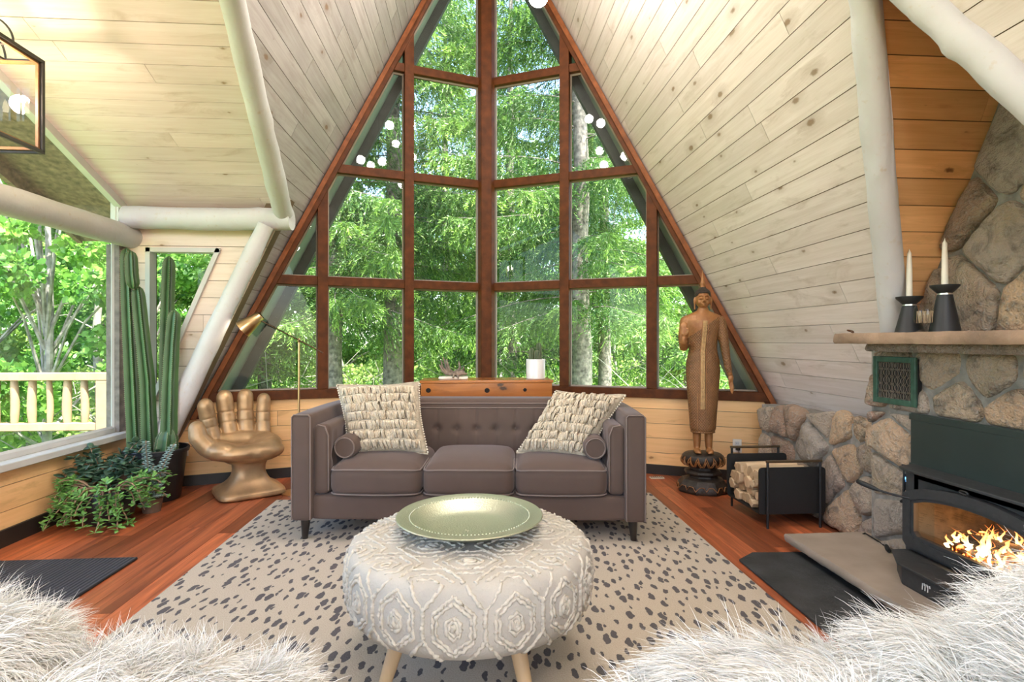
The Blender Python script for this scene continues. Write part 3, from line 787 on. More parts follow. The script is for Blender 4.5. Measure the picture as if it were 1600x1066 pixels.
M['mortar'] = simple('grey_mortar', (.36, .33, .29), .95, var=.25, scale=18, bump=.8, bscale=50)
M['sandstone'] = simple('sandstone_slab', (.40, .26, .17), .8, var=.25, scale=6, bump=.5, bscale=35)
M['hearth'] = simple('hearth_flagstone', (.40, .32, .25), .7, var=.18, scale=4, bump=.25, bscale=30)
M['blackmetal'] = simple('black_metal', (.012, .012, .013), .55, var=.1)
M['stove'] = simple('stove_iron', (.034, .035, .036), .55, var=.2, scale=30, bump=.15, spec=.6)
M['surround'] = simple('stove_surround', (.030, .042, .038), .33, var=.08)

def stones(name, seeds, rnds, to3, nrm, poly, h=.045, gap=.010, seed=0, parent=None):
    """seeds in the wall plane; each voronoi cell becomes a rounded rough stone"""
    vs, fs, rn = [], [], []; R = random.Random(seed)
    for i, (sx, sy) in enumerate(seeds):
        cell = list(poly)
        for j, (tx, ty) in enumerate(seeds):
            if i == j: continue
            dx, dy = tx - sx, ty - sy; L = sqrt(dx * dx + dy * dy)
            if L > 1.6: continue
            dx /= L; dy /= L
            cell = clip_half(cell, dx, dy, dx * (sx + tx) / 2 + dy * (sy + ty) / 2 - gap)
            if len(cell) < 3: break
        if len(cell) < 3 or abs(area2(cell)) < .0012: continue
        cx = sum(p[0] for p in cell) / len(cell); cy = sum(p[1] for p in cell) / len(cell)
        # resample the outline and round its corners
        P = []
        for a, b in zip(cell, cell[1:] + cell[:1]):
            L = sqrt((a[0] - b[0]) ** 2 + (a[1] - b[1]) ** 2); n = max(1, int(L / .022))
            P += [(a[0] + (b[0] - a[0]) * k / n, a[1] + (b[1] - a[1]) * k / n) for k in range(n)]
        for _ in range(3):
            P = [((P[k - 1][0] + 2 * P[k][0] + P[(k + 1) % len(P)][0]) / 4, (P[k - 1][1] + 2 * P[k][1] + P[(k + 1) % len(P)][1]) / 4) for k in range(len(P))]
        hh = h * R.uniform(.7, 1.35); tx_, ty_ = R.uniform(-.12, .12), R.uniform(-.12, .12); r = rnds[i] if rnds else R.random()
        b0 = len(vs); n = len(P); rings = ((1.0, -.02), (.985, .35), (.95, .68), (.86, .90), (.70, 1.0), (.5, 1.05), (.28, 1.08))
        for s, z in rings:
            for (x, y) in P:
                X_, Y_ = cx + (x - cx) * s, cy + (y - cy) * s
                p3 = to3(X_, Y_)
                f = noise.noise(Vector((X_ * 7, Y_ * 7, seed + i * 3.3))) * .5 + noise.noise(Vector((X_ * 22, Y_ * 22, seed + i))) * .28 + noise.noise(Vector((X_ * 60, Y_ * 60, seed))) * .12
                zz = hh * (z + f * .5 * min(1, z + .02)) + (tx_ * (X_ - cx) + ty_ * (Y_ - cy)) * max(0, z)
                ed = noise.noise(Vector((X_ * 25, Y_ * 25, seed + 9))) * .008 * (1 if s > .8 else 0)
                vs.append(Vector(p3) + nrm * (zz) + (Vector(to3(x, y)) - Vector(to3(cx, cy))).normalized() * ed)
        p3 = Vector(to3(cx, cy)); vs.append(p3 + nrm * hh * 1.1); rn += [r] * (n * len(rings) + 1)
        for q in range(len(rings) - 1):
            for k in range(n): fs.append((b0 + q * n + k, b0 + q * n + (k + 1) % n, b0 + (q + 1) * n + (k + 1) % n, b0 + (q + 1) * n + k))
        c = b0 + n * len(rings); q = len(rings) - 1
        for k in range(n): fs.append((b0 + q * n + k, b0 + q * n + (k + 1) % n, c))
    me = bpy.data.meshes.new(name); me.from_pydata([tuple(v) for v in vs], [], fs)
    bm = bmesh.new(); bm.from_mesh(me); bmesh.ops.recalc_face_normals(bm, faces=bm.faces); bm.to_mesh(me); bm.free()
    at = me.attributes.new('rnd', 'FLOAT', 'POINT'); at.data.foreach_set('value', rn)
    return struct(link(name, me, M['stone'], parent, 50))
NX = Vector((-1, 0, 0))
FX = 2.235
# seeds (y, z) read off the wall: low wall, then the fireplace face
S1 = [(4.20, .62), (4.22, .32), (4.02, .60), (4.04, .36), (3.86, .66), (3.62, .50), (3.98, .14), (3.70, .16), (3.33, .66), (3.42, .30), (3.25, .46), (3.28, .15), (3.05, .55), (3.50, .69), (3.12, .68), (3.07, .28), (2.98, .10)]
R1 = [.3, .55, .8, .83, .78, .45, .3, .1, .66, .9, .7, .6, .05, .5, .7, .35, .9]
stones('wall_stone_low', S1, R1, lambda y, z: (FX + .11, y, z), NX, [(2.92, 0), (4.30, 0), (4.32, .66), (3.9, .74), (3.6, .70), (3.35, .77), (3.1, .73), (2.92, .75)], .06, .009, 1)
S2 = [(2.78, .66), (2.84, .46), (2.80, .25), (2.95, .90), (2.50, 1.08), (2.40, .90), (2.68, .86), (2.22, 1.07), (2.10, .90), (1.98, 1.08), (1.85, .93), (1.75, 1.08), (1.62, .9), (2.72, .08), (2.6, .05), (2.80, 1.12),
      (1.55, .5), (1.5, .2), (1.3, .75), (1.25, .4), (1.3, 1.05), (1.1, .2), (1.5, 1.1)]
R2_ = [.7, .33, .45, .82, .2, .25, .5, .3, .68, .15, .4, .6, .8, .5, .3, .1, .4, .5, .6, .2, .7, .3, .4]
for nm_, poly_ in (('wall_stone_fireplace', [(1.0, .835), (2.95, .835), (2.93, 1.0), (2.955, 1.15), (1.0, 1.15)]), ('wall_stone_fireplace_left', [(2.625, 0), (2.93, 0), (2.96, .815), (2.625, .815)]), ('wall_stone_fireplace_right', [(1.0, 0), (1.69, 0), (1.69, .815), (1.0, .815)])):
    stones(nm_, S2, R2_, lambda y, z: (FX + .02, y, z), NX, poly_, .045, .009, 2)
S3 = [(2.50, 1.42), (2.52, 1.85), (2.28, 2.05), (2.30, 1.62), (2.12, 1.38), (2.02, 1.82), (2.05, 2.3), (1.78, 1.55), (1.80, 2.05), (1.6, 1.8), (1.55, 1.4), (1.35, 1.6), (2.2, 2.52), (1.9, 2.42), (1.3, 1.3), (2.72, 1.40)]
R3 = [.3, .85, .45, .95, .64, .55, .25, .67, .5, .3, .7, .2, .8, .6, .4, .2]
gp = [(1.0, 1.22), (far(1.22) - .02, 1.22), (RYc, RZc - .02), (near(1.22) - .5, 1.22)]
stones('wall_chimney_breast', S3, R3, lambda y, z: (2.375, y, z), NX, [(1.4, 1.22), (far(1.22) - .015, 1.22), (RYc, RZc - .03), (near(1.3), 1.3)], .05, .008, 3)
def mortar(name, boxes):
    g = G()
    for x0, x1, y0, y1, z0, z1 in boxes: g.box(((x0 + x1) / 2, (y0 + y1) / 2, (z0 + z1) / 2), (x1 - x0, y1 - y0, z1 - z0))
    return struct(g.build(name, M['mortar'], None, 30))
mortar('wall_fireplace_core', [(FX + .09, 2.55, 2.94, 4.30, 0, .69), (FX, 2.9, 2.60, 2.95, 0, 1.19), (FX, 2.9, .9, 1.74, 0, 1.19), (FX, 2.9, 1.74, 2.60, .80, 1.19), (2.66, 2.9, 1.74, 2.6, 0, .8), (FX, 2.9, 1.74, 2.6, 0, .10)])
g = G(); g.prism([(2.37, .9, 1.19), (2.37, far(1.19), 1.19), (2.37, RYc, RZc), (2.37, near(1.19), 1.19)], (.5, 0, 0)); struct(g.build('wall_chimney_core', M['mortar'], None, 30))

def slab(name, x0, x1, y0, y1, z0, z1, mat, rough=.008, seed=0, n=(10, 40, 3)):
    g = G(); idx = {}; vs = []; fs = []
    lo, hi = Vector((x0, y0, z0)), Vector((x1, y1, z1))
    def vt(i, j, k):
        key = (i, j, k)
        if key not in idx:
            p = Vector((x0 + (x1 - x0) * i / n[0], y0 + (y1 - y0) * j / n[1], z0 + (z1 - z0) * k / n[2]))
            v = noise.noise_vector(p * 14 + Vector((seed, 0, 0))) * rough + noise.noise_vector(p * 45) * rough * .4
            v.z *= .25 if k in (0, n[2]) else 1
            if k in (0, n[2]): # ease the rim
                if i in (0,): v.x += .006
                if j in (0,): v.y += .006
                if j == n[1]: v.y -= .006
            idx[key] = len(vs); vs.append(p + v)
        return idx[key]
    for i in range(n[0]):
        for j in range(n[1]):
            fs.append((vt(i, j, n[2]), vt(i + 1, j, n[2]), vt(i + 1, j + 1, n[2]), vt(i, j + 1, n[2])))
            fs.append((vt(i, j, 0), vt(i, j + 1, 0), vt(i + 1, j + 1, 0), vt(i + 1, j, 0)))
    for j in range(n[1]):
        for k in range(n[2]):
            fs.append((vt(0, j, k), vt(0, j, k + 1), vt(0, j + 1, k + 1), vt(0, j + 1, k))); fs.append((vt(n[0], j, k), vt(n[0], j + 1, k), vt(n[0], j + 1, k + 1), vt(n[0], j, k + 1)))
    for i in range(n[0]):
        for k in range(n[2]):
            fs.append((vt(i, 0, k), vt(i + 1, 0, k), vt(i + 1, 0, k + 1), vt(i, 0, k + 1))); fs.append((vt(i, n[1], k), vt(i, n[1], k + 1), vt(i + 1, n[1], k + 1), vt(i + 1, n[1], k)))
    g.add(vs, fs); return g.build(name, mat, None, 35)
o = slab('mantel_shelf', 2.00, 2.40, 1.0, 2.935, 1.186, 1.241, M['sandstone'], .010, 1, (14, 80, 4)); tag(o, 'long rough sandstone mantel slab above the fireplace', 'mantel')
o = slab('mantel_support_slab', 2.09, 2.35, 1.93, 2.80, 1.145, 1.188, M['stone'], .008, 5, (8, 50, 3)); tag(o, 'thin grey stone slab under the mantel, left of the dark gap', 'stone slab')
o = slab('mantel_support_slab', 2.09, 2.35, 1.0, 1.885, 1.145, 1.188, M['stone'], .008, 8, (8, 50, 3)); tag(o, 'thin stone slab under the mantel at the right edge', 'stone slab')
o = slab('hearth_slab', 1.77, 2.26, 1.0, 3.03, .055, .100, M['hearth'], .006, 3, (24, 90, 4)); tag(o, 'tan flagstone hearth slab raised in front of the stove', 'hearth')
g = G(); g.box((2.06, 2.0, .028), (.38, 1.9, .056)); struct(g.build('hearth_plinth', M['mortar'], None, 30))

# iron register grille in the stone
gr = thing('wall_grille', 'green painted iron register with scrollwork set in the stone under the mantel', 'grille', (2.19, 2.73, .995))
def L(t, p): return Vector(p) - t.location
g = G()
yc0, yc1, zc0, zc1 = 2.585, 2.875, .868, 1.118
for (a, b) in (((yc0 + .03, zc0), (yc1 - .03, zc0 + .03)), ((yc0 + .03, zc1 - .03), (yc1 - .03, zc1)), ((yc0, zc0), (yc0 + .03, zc1)), ((yc1 - .03, zc0), (yc1, zc1))):
    g.box(L(gr, (2.192, (a[0] + b[0]) / 2, (a[1] + b[1]) / 2)), (.014, abs(b[0] - a[0]), abs(b[1] - a[1])))
M['greeniron'] = simple('green_painted_iron', (.045, .115, .080), .5, var=.25, scale=30)
g.build('frame', M['greeniron'], gr, 30, bevel=.003)
g = G(); yi0, yi1, zi0, zi1 = yc0 + .028, yc1 - .028, zc0 + .028, zc1 - .028
def arc(cy, cz, r, a0, a1, n=10): return [L(gr, (2.196, cy + r * cos(a0 + (a1 - a0) * k / n), cz + r * sin(a0 + (a1 - a0) * k / n))) for k in range(n + 1)]
nx_, nz_ = 6, 5; dy_, dz_ = (yi1 - yi0) / nx_, (zi1 - zi0) / nz_
for i in range(nx_):
    for j in range(nz_):
        cy, cz = yi0 + dy_ * (i + .5), zi0 + dz_ * (j + .5)
        g.tube(arc(cy, cz, min(dy_, dz_) * .46, 0, 2 * pi, 14), .0018, 4); g.tube(arc(cy - dy_ * .5, cz, dz_ * .62, -pi / 2.3, pi / 2.3), .0016, 4); g.tube(arc(cy + dy_ * .5, cz, dz_ * .62, pi - pi / 2.3, pi + pi / 2.3), .0016, 4)
for z in (zi0 + .012, zi1 - .012):
    for i in range(14):
        y = yi0 + (yi1 - yi0) * (i + .5) / 14; g.box(L(gr, (2.196, y, z)), (.004, .003, .026))
for k in (1, nz_ - 1): g.box(L(gr, (2.196, (yi0 + yi1) / 2, zi0 + dz_ * k * 1.0)), (.004, yi1 - yi0, .003))
g.build('scrollwork', simple('aged_iron', (.16, .13, .10), .55, .3), gr, 30)
g = G(); g.box(L(gr, (2.214, (yc0 + yc1) / 2, (zc0 + zc1) / 2)), (.03, .27, .23)); g.build('duct_opening', M['blackmetal'], gr, 30)
o = G().add([], []) ; g = G(); g.tube([(2.035 + .016 * cos(a), 2.845 + .013 * sin(a) , 1.243 + .016 * abs(sin(a / 2)) ) for a in [k * pi / 6 for k in range(0, 12)]], .0028, 6)
tag(g.build('iron_ring', M['cedar'], None, 60), 'small rusty ring lying on the left end of the mantel', 'ring')

def doorline(d, n=12):
    y0, y1, zb_, zs_, zt_ = 1.80 + d, 2.52 - d, .222 + d, .47 - d * .6, .545 - d
    P = [(y0, zb_ + .02), (y0 + .02, zb_), (y1 - .02, zb_), (y1, zb_ + .02), (y1, zs_)]
    for k in range(1, n): t = k / n; P.append((y1 + (y0 - y1) * t, zs_ + (zt_ - zs_) * sin(pi * t) ** .7))
    return P + [(y0, zs_)]
# ---- stove insert
st = thing('wood_stove', 'black cast iron stove insert with arched glass door and a burning fire', 'stove', (2.2, 2.16, .1))
g = G(); g.box(L(st, (2.195, 2.16, .82)), (.012, .94, .03)); g.box(L(st, (2.195, 2.16, .705)), (.010, .92, .27)); g.box(L(st, (2.195, 2.585, .345)), (.012, .09, .49)); g.box(L(st, (2.195, 1.735, .345)), (.012, .09, .49))
g.build('surround_panel', M['surround'], st, 30, bevel=.003)
g = G(); g.prism([L(st, p) for p in ((2.19, 2.60, .575), (2.08, 2.56, .575), (2.06, 2.50, .575), (2.06, 1.82, .575), (2.08, 1.76, .575), (2.19, 1.72, .575))], (0, 0, .014)); g.build('top_shelf', M['stove'], st, 30, bevel=.003)
g = G()
_dl = doorline(.03)[4:] ; g.add([L(st, (2.1, y, z)) for y, z in _dl] + [L(st, (2.1, y, .575)) for y, z in _dl], [(i, i + 1, len(_dl) + i + 1, len(_dl) + i) for i in range(len(_dl) - 1)])
for y0, y1, z0, z1 in ((1.78, 1.855, .10, .575), (2.465, 2.54, .10, .575), (1.855, 2.465, .10, .215), (1.855, 2.465, .545, .575)):
    g.box(L(st, (2.145, (y0 + y1) / 2, (z0 + z1) / 2)), (.09, y1 - y0, z1 - z0))
g.build('body', M['stove'], st, 30)
M['firebrick'] = simple('sooty_firebrick', (.16, .12, .085), .9, var=.4, scale=20)
g = G(); g.box(L(st, (2.52, 2.16, .37)), (.02, .64, .40)); g.box(L(st, (2.35, 2.475, .37)), (.34, .02, .40)); g.box(L(st, (2.35, 1.845, .37)), (.34, .02, .40)); g.box(L(st, (2.35, 2.16, .195)), (.34, .62, .02)); g.box(L(st, (2.35, 2.16, .565)), (.34, .62, .02)); g.build('firebox', M['firebrick'], st, 30)
def ring(t, a, b, x0, x1, x2):
    n = len(a); vs = [L(t, (x0, y, z)) for y, z in a] + [L(t, (x1, y, z)) for y, z in a] + [L(t, (x1, y, z)) for y, z in b] + [L(t, (x2, y, z)) for y, z in b]
    return vs, [(q * n + i, q * n + (i + 1) % n, (q + 1) * n + (i + 1) % n, (q + 1) * n + i) for q in range(3) for i in range(n)]
door = G(); door.add(*ring(st, doorline(0), doorline(.045), 2.10, 2.065, 2.072)); door.add(*ring(st, doorline(.045), doorline(.06), 2.072, 2.072, 2.095))
do = door.build('door', M['stove'], st, 40)
g = G(); P = [L(st, (2.085, y, z)) for y, z in doorline(.055)]; g.add(P, [tuple(range(len(P)))]); g.build('glass', glassmat('stove_glass', (.85, .8, .72)), do)
g = G(); g.tube([L(st, p) for p in ((2.07, 2.475, .452), (2.03, 2.53, .455), (1.99, 2.575, .465))], .0055, 8); g.build('handle_rod', M['blackmetal'], do, 60)
g = G(); g.tube([L(st, p) for p in ((1.992, 2.572, .464), (1.982, 2.60, .469), (1.965, 2.65, .478), (1.955, 2.68, .484), (1.954, 2.684, .485))], [.006, .011, .013, .011, .006], 10); g.build('handle_grip', M['blackmetal'], do, 60)
g = G(); g.prism([L(st, p) for p in ((2.10, 2.50, .10), (2.02, 2.50, .10), (1.93, 2.36, .10), (1.93, 1.96, .10), (2.02, 1.82, .10), (2.10, 1.82, .10))], (0, 0, .085)); al = g.build('ash_lip', M['stove'], st, 30, bevel=.008)
g = G(); g.prism([L(st, p) for p in ((2.10, 2.52, .185), (2.01, 2.52, .185), (1.915, 2.37, .185), (1.915, 1.95, .185), (2.01, 1.80, .185), (2.10, 1.80, .185))], (0, 0, .012)); g.build('lip_plate', M['stove'], al, 30, bevel=.003)
M['whitepaint'] = simple('white_enamel', (.7, .7, .68), .4)
g = G()
for k in range(3):
    y = 2.235 - k * .014; g.tube([L(st, p) for p in ((1.927, y + .006, .13), (1.927, y + .004, .158), (1.927, y - .004, .160), (1.927, y - .006, .150))], .0022, 5)
g.build('maker_mark', M['whitepaint'], al, 60)
g = G(); g.tube([L(st, (2.05, 2.17 + .02 * cos(a), .563 + .006 * sin(a))) for a in [k * pi / 6 for k in range(13)]], .004, 5); g.build('draft_knob', M['blackmetal'], st, 60)
g = G(); g.tube([L(st, p) for p in ((2.175, 2.640, .555), (2.17, 2.640, .42))], .006, 8); g.tube([L(st, p) for p in ((2.17, 2.640, .42), (2.165, 2.630, .40), (2.165, 2.650, .385))], .008, 8); g.tube([L(st, p) for p in ((2.172, 2.64, .575), (2.17, 2.64, .55))], .010, 8); tag(g.build('stove_wrench', M['blackmetal'], None, 60), 'black stove wrench hanging beside the control box', 'tool').location = st.location
ct = thing('fan_control', 'small dark control box with blue lit buttons beside the stove', 'control box', (2.19, 2.60, .5))
g = G(); g.box(L(ct, (2.185, 2.618, .505)), (.02, .040, .12)); g.build('case', M['blackmetal'], ct, 30, bevel=.002)
g = G(); g.box(L(ct, (2.174, 2.618, .545)), (.004, .034, .03)); g.build('display', simple('grey_display', (.15, .16, .15), .3), ct, 30)
g = G(); g.box(L(ct, (2.173, 2.612, .51)), (.004, .007, .012)); g.box(L(ct, (2.173, 2.628, .508)), (.004, .007, .012)); g.box(L(ct, (2.173, 2.618, .495)), (.004, .02, .006)); g.build('buttons', simple('blue_light', (.1, .3, .8), .4, emis=(.15, .45, 1), es=2), ct, 30)
# burning wood
M['char'] = simple('charred_wood', (.035, .022, .015), .9, var=.5, scale=30, bump=.6)
def ember():
    m, nt, b, out = newmat('embers'); h = N(nt); co = obj_co(h)
    f = h.noise(co, 38, 3); f2 = h.math('MULTIPLY', h.math('SUBTRACT', f, .47), 7, clamp=True)
    b.inputs['Base Color'].default_value = (.05, .02, .01, 1); h.l(h.ramp(f2, [(0, (.3, .02, .0)), (.5, (1, .18, .03)), (1, (1, .5, .12))]), b.inputs['Emission Color']); h.l(h.math('MULTIPLY', f2, 3.0), b.inputs['Emission Strength']); return m
M['ember'] = ember()
for i, (p, q, r, lb) in enumerate([((2.20, 1.95, .235), (2.24, 2.40, .232), .030, 'glowing log lying at the front bottom of the fire'), ((2.30, 1.96, .25), (2.32, 2.42, .24), .035, 'charred log at the back of the fire'), ((2.17, 2.02, .28), (2.34, 2.38, .295), .028, 'burning log lying slanted across the other two'), ((2.2, 2.30, .32), (2.36, 2.02, .33), .022, 'thin charred stick topmost in the fire')]):
    g = G(); p, q = Vector(p), Vector(q)
    g.tube([p.lerp(q, k / 10) + noise.noise_vector(Vector((k * .5, i, 0))) * .006 for k in range(11)], [r * (1 + .2 * noise.noise(Vector((k, i, 1)))) for k in range(11)], 9)
    tag(g.build('burning_log', M['ember'] if i in (0, 2) else M['char'], None, 50), lb, 'log')
def flamemat():
    m, nt, b, out = newmat('flame'); nt.nodes.remove(b); h = N(nt)
    at = h.n('ShaderNodeAttribute'); at.attribute_name = 'rnd'
    col = h.ramp(at.outputs['Fac'], [(0, (1, .85, .5)), (.45, (1, .55, .18)), (1, (1, .22, .04))])
    e = h.n('ShaderNodeEmission'); h.l(col, e.inputs[0]); h.l(h.math('SUBTRACT', 5.5, h.math('MULTIPLY', at.outputs['Fac'], 4)), e.inputs[1])
    t = h.n('ShaderNodeBsdfTransparent'); mx = h.n('ShaderNodeMixShader'); lw = h.n('ShaderNodeLayerWeight'); lw.inputs[0].default_value = .45
    h.l(h.math('ADD', lw.outputs['Facing'], h.math('MULTIPLY', at.outputs['Fac'], .45), clamp=True), mx.inputs[0]); h.l(e.outputs[0], mx.inputs[1]); h.l(t.outputs[0], mx.inputs[2]); h.l(mx.outputs[0], out.inputs[0]); return m
M['flame'] = flamemat()
R = random.Random(5); vs, fs, rn = [], [], []
for i in range(60):
    y = R.gauss(2.2, .095); y = max(1.97, min(2.38, y)); x = R.uniform(2.16, 2.34); hgt = R.uniform(.03, .075) * (1 + .9 * math.exp(-((y - 2.21) / .06) ** 2)); w = R.uniform(.006, .013); z0 = R.uniform(.25, .30)
    b0 = len(vs); n = 8; m_ = 10; ph = R.uniform(0, 6)
    for k in range(m_ + 1):
        t = k / m_; rr = w * (sin(pi * min(1, t * .8 + .2)) ** .8) * (1 - t) ** .45 + .0006; cx_ = x + .012 * sin(ph + t * 4) * t; cy_ = y + .022 * sin(ph * 2 + t * 6) * t + .006 * sin(ph + t * 14)
        for q in range(n): a = 2 * pi * q / n; vs.append((cx_ + rr * cos(a), cy_ + rr * sin(a), z0 + hgt * t)); rn.append(t)
    fs += [(b0 + k * n + q, b0 + k * n + (q + 1) % n, b0 + (k + 1) * n + (q + 1) % n, b0 + (k + 1) * n + q) for k in range(m_) for q in range(n)]
me = bpy.data.meshes.new('flames'); me.from_pydata(vs, [], fs); at = me.attributes.new('rnd', 'FLOAT', 'POINT'); at.data.foreach_set('value', rn)
tag(link('flames', me, M['flame'], None, 180), 'orange flames rising from the logs in the stove', 'fire', kind='stuff')
fl = bpy.data.lights.new('fire_glow', 'POINT'); fl.energy = 3; fl.color = (1, .45, .15); fl.shadow_soft_size = .06; fo_ = bpy.data.objects.new('fire_glow', fl); COL.objects.link(fo_); fo_.location = (2.27, 2.17, .38)
g = G(); g.tube([(2.2, 3.03, .02), (2.15, 3.10, .012), (2.22, 2.98, .108), (2.20, 2.85, .108), (2.17, 2.72, .108), (2.12, 2.60, .108), (2.10, 2.51, .108)], .004, 6); tag(g.build('power_cord', M['blackmetal'], None, 60), 'thin black cord running over the hearth slab to the stove', 'cord')
g = G(); g.tube([(2.185, 2.775, .112), (2.16, 2.735, .112), (2.145, 2.705, .112)], [.010, .012, .009], 8); tag(g.build('cord_switch', M['blackmetal'], None, 60), 'small black inline switch on the hearth slab', 'switch')

# candle holders, candles, match cloche
M['matteblack'] = simple('matte_black', (.018, .018, .019), .5)
M['silver'] = simple('brushed_silver', (.7, .68, .64), .3, metal=1, var=.05)
M['wax'] = simple('ivory_wax', (.78, .70, .58), .5, var=.04)
for (x, y, hh, ch, lb, lc) in ((2.13, 2.555, .175, .225, 'shorter black cone candle holder, left one on the mantel', 'ivory taper candle in the shorter left holder'), (2.16, 2.385, .215, .205, 'taller black cone candle holder, right one on the mantel', 'ivory taper candle in the taller right holder')):
    t = thing('candle_holder', lb, 'candle holder', (x, y, 1.242), 0, 'black candle holders on the mantel')
    G().lathe([(.001, 0), (.062, 0), (.060, .004), (.030, hh - .045), (.001, hh - .045)], 32).build('cone', M['matteblack'], t, 40)
    G().lathe([(.001, hh - .046), (.029, hh - .046), (.029, hh - .038), (.001, hh - .038)], 32).build('band', M['silver'], t, 40)
    G().lathe([(.001, hh - .038), (.028, hh - .038), (.056, hh - .008), (.057, hh), (.052, hh - .002), (.020, hh - .014), (.001, hh - .014)], 32).build('dish', M['matteblack'], t, 40)
    o = G().lathe([(.001, hh - .012), (.0135, hh - .012), (.012, hh + ch * .6), (.009, hh + ch - .012), (.003, hh + ch), (.0006, hh + ch + .010)], 16).build('candle', M['wax'], None, 40); o.location = (x, y, 1.242); tag(o, lc, 'candle', 'taper candles on the mantel')
cl = thing('match_cloche', 'clear glass match cloche on a small foot between the candle holders', 'match holder', (2.09, 2.415, 1.242))
gl = glassmat('clear_glass', (.97, .98, .98), 1.5)
G().lathe([(.036, 0), (.034, .004), (.010, .016), (.008, .026), (.020, .036)], 28, closed=False).build('foot', gl, cl, 60)
G().lathe([(.020, .036), (.042, .042), (.046, .055), (.046, .098), (.040, .122), (.020, .136), (.001, .138)], 28, closed=False).build('jar', gl, cl, 60)
Rm = random.Random(2)
for i in range(34):
    a, rr = Rm.uniform(0, 6.28), .032 * sqrt(Rm.random()); p = Vector((rr * cos(a), rr * sin(a), .042)); q = p + Vector((Rm.uniform(-.008, .008), Rm.uniform(-.008, .008), .055))
    g = G(); g.tube([p, q], .0016, 4); o = g.build('match', M['railwood'], None, None); o.location = cl.location; tag(o, 'wooden match standing in the glass cloche', 'match', 'matches in the glass cloche')

# ---------------------------------------------------------------- floor mats, rug
def rugmat():
    m, nt, b, out = newmat('spotted_rug'); h = N(nt); co = obj_co(h)
    mp = h.vmath('MULTIPLY', co, (1, .62, 1)); rot = h.n('ShaderNodeVectorRotate'); rot.rotation_type = 'Z_AXIS'; rot.inputs['Angle'].default_value = .08; h.l(co, rot.inputs['Vector'])
    nzc = h.n('ShaderNodeTexNoise'); nzc.inputs['Scale'].default_value = 26; nzc.inputs['Detail'].default_value = 2; h.l(co, nzc.inputs['Vector'])
    jit = h.vmath('MULTIPLY', h.vmath('SUBTRACT', nzc.outputs['Color'], (.5, .5, .5)), (.030, .034, .0))
    vec = h.vmath('MULTIPLY', h.vmath('ADD', rot.outputs[0], jit), (1.0, .42, 0.0))
    vo = h.n('ShaderNodeTexVoronoi', voronoi_dimensions='2D'); vo.inputs['Scale'].default_value = 22; vo.inputs['Randomness'].default_value = .8; h.l(vec, vo.inputs['Vector'])
    sel = h.n('ShaderNodeSeparateColor'); h.l(vo.outputs['Color'], sel.inputs[0])
    sz = h.math('ADD', .13, h.math('MULTIPLY', sel.outputs[0], .25))
    f = h.math('MULTIPLY', h.math('SUBTRACT', sz, vo.outputs['Distance']), 30, clamp=True)
    n2 = h.noise(co, 160, 3)
    base = h.mix(n2, (.40, .34, .27), (.58, .51, .42)); h.l(h.mix(f, base, h.mix(n2, (.075, .070, .075), (.15, .14, .145))), b.inputs['Base Color'])
    b.inputs['Roughness'].default_value = .95; b.inputs['Specular IOR Level'].default_value = .1
    h.bump(h.math('SUBTRACT', n2, h.math('MULTIPLY', f, .5)), b, .5, .006); return m
o = G().box((-.045, 2.35, .007), (2.85, 3.75, .012)).build('area_rug', rugmat(), None, 30, bevel=.004); tag(o, 'large beige rug with charcoal animal spots under the sofa and ottoman', 'rug')
g = G(); g.prism([(1.44, 1.6, .002), (1.90, 1.6, .002), (1.90, 2.97, .002), (1.56, 2.99, .002), (1.44, 2.90, .002)], (0, 0, .012))
o = g.build('hearth_mat', simple('charcoal_mat', (.050, .053, .056), .75, var=.35, scale=7, bump=.3), None, 30, bevel=.003); tag(o, 'plain charcoal mat with cut corner before the hearth', 'mat')
dm = newmat('ribbed_doormat'); h = N(dm[1]); co = obj_co(h); wv = h.n('ShaderNodeTexWave'); wv.bands_direction = 'X'; wv.inputs['Scale'].default_value = 14; wv.inputs['Distortion'].default_value = .3; h.l(co, wv.inputs['Vector'])
h.l(h.mix(wv.outputs[1], (.016, .017, .022), (.075, .075, .088)), dm[2].inputs['Base Color']); dm[2].inputs['Roughness'].default_value = .95; h.bump(wv.outputs[1], dm[2], .8, .01)
o = G().box((-2.24, 2.60, .008), (.80, 1.12, .012)).build('doormat', dm[0], None, 30, bevel=.004); tag(o, 'dark ribbed doormat on the floor at the left', 'doormat')
fv = thing('floor_vent', 'small white floor register by the right side of the sofa', 'vent', (1.60, 4.72, 0))
G().box((0, 0, .003), (.12, .06, .006)).build('frame', simple('almond_metal', (.70, .62, .50), .5), fv, 30)
for k in range(6): G().box((-.045 + k * .018, 0, .0068), (.007, .035, .001)).build('slot', M['blackmetal'], fv, 30)

# outlets
def outlet(loc, n, lb):
    t = thing('wall_outlet', lb, 'outlet', loc, atan2(n[1], n[0]) + pi / 2)
    G().box((0, -.004, 0), (.072, .006, .115)).build('cover_plate', M['wax'], t, 30, bevel=.002)
    for z in (-.022, .022):
        s = G().box((0, -.008, z), (.034, .004, .030)).build('socket', M['trimw'], t, 30, bevel=.002)
        G().box((-.006, -.0105, z), (.002, .002, .009)).box((.006, -.0105, z), (.002, .002, .009)).build('slot', M['blackmetal'], s, 30)
    return t
outlet(wallpt(-1, 2.52, .305, .01), (TL * 1.0, -1), 'cream wall outlet with a black plug beside the hand chair')
outlet(wallpt(1, 2.135, .30, .01), (-TR, -1), 'cream wall outlet above the firewood rack')
g = G(); p = wallpt(-1, 2.52, .285, .02); g.box(p + Vector((0, -.012, 0)), (.026, .03, .03)); g.tube([p + Vector((0, -.025, 0)), p + Vector((.0, -.04, -.06)), p + Vector((-.03, -.03, -.2)), p + Vector((-.05, -.05, -.28))], .003, 5)
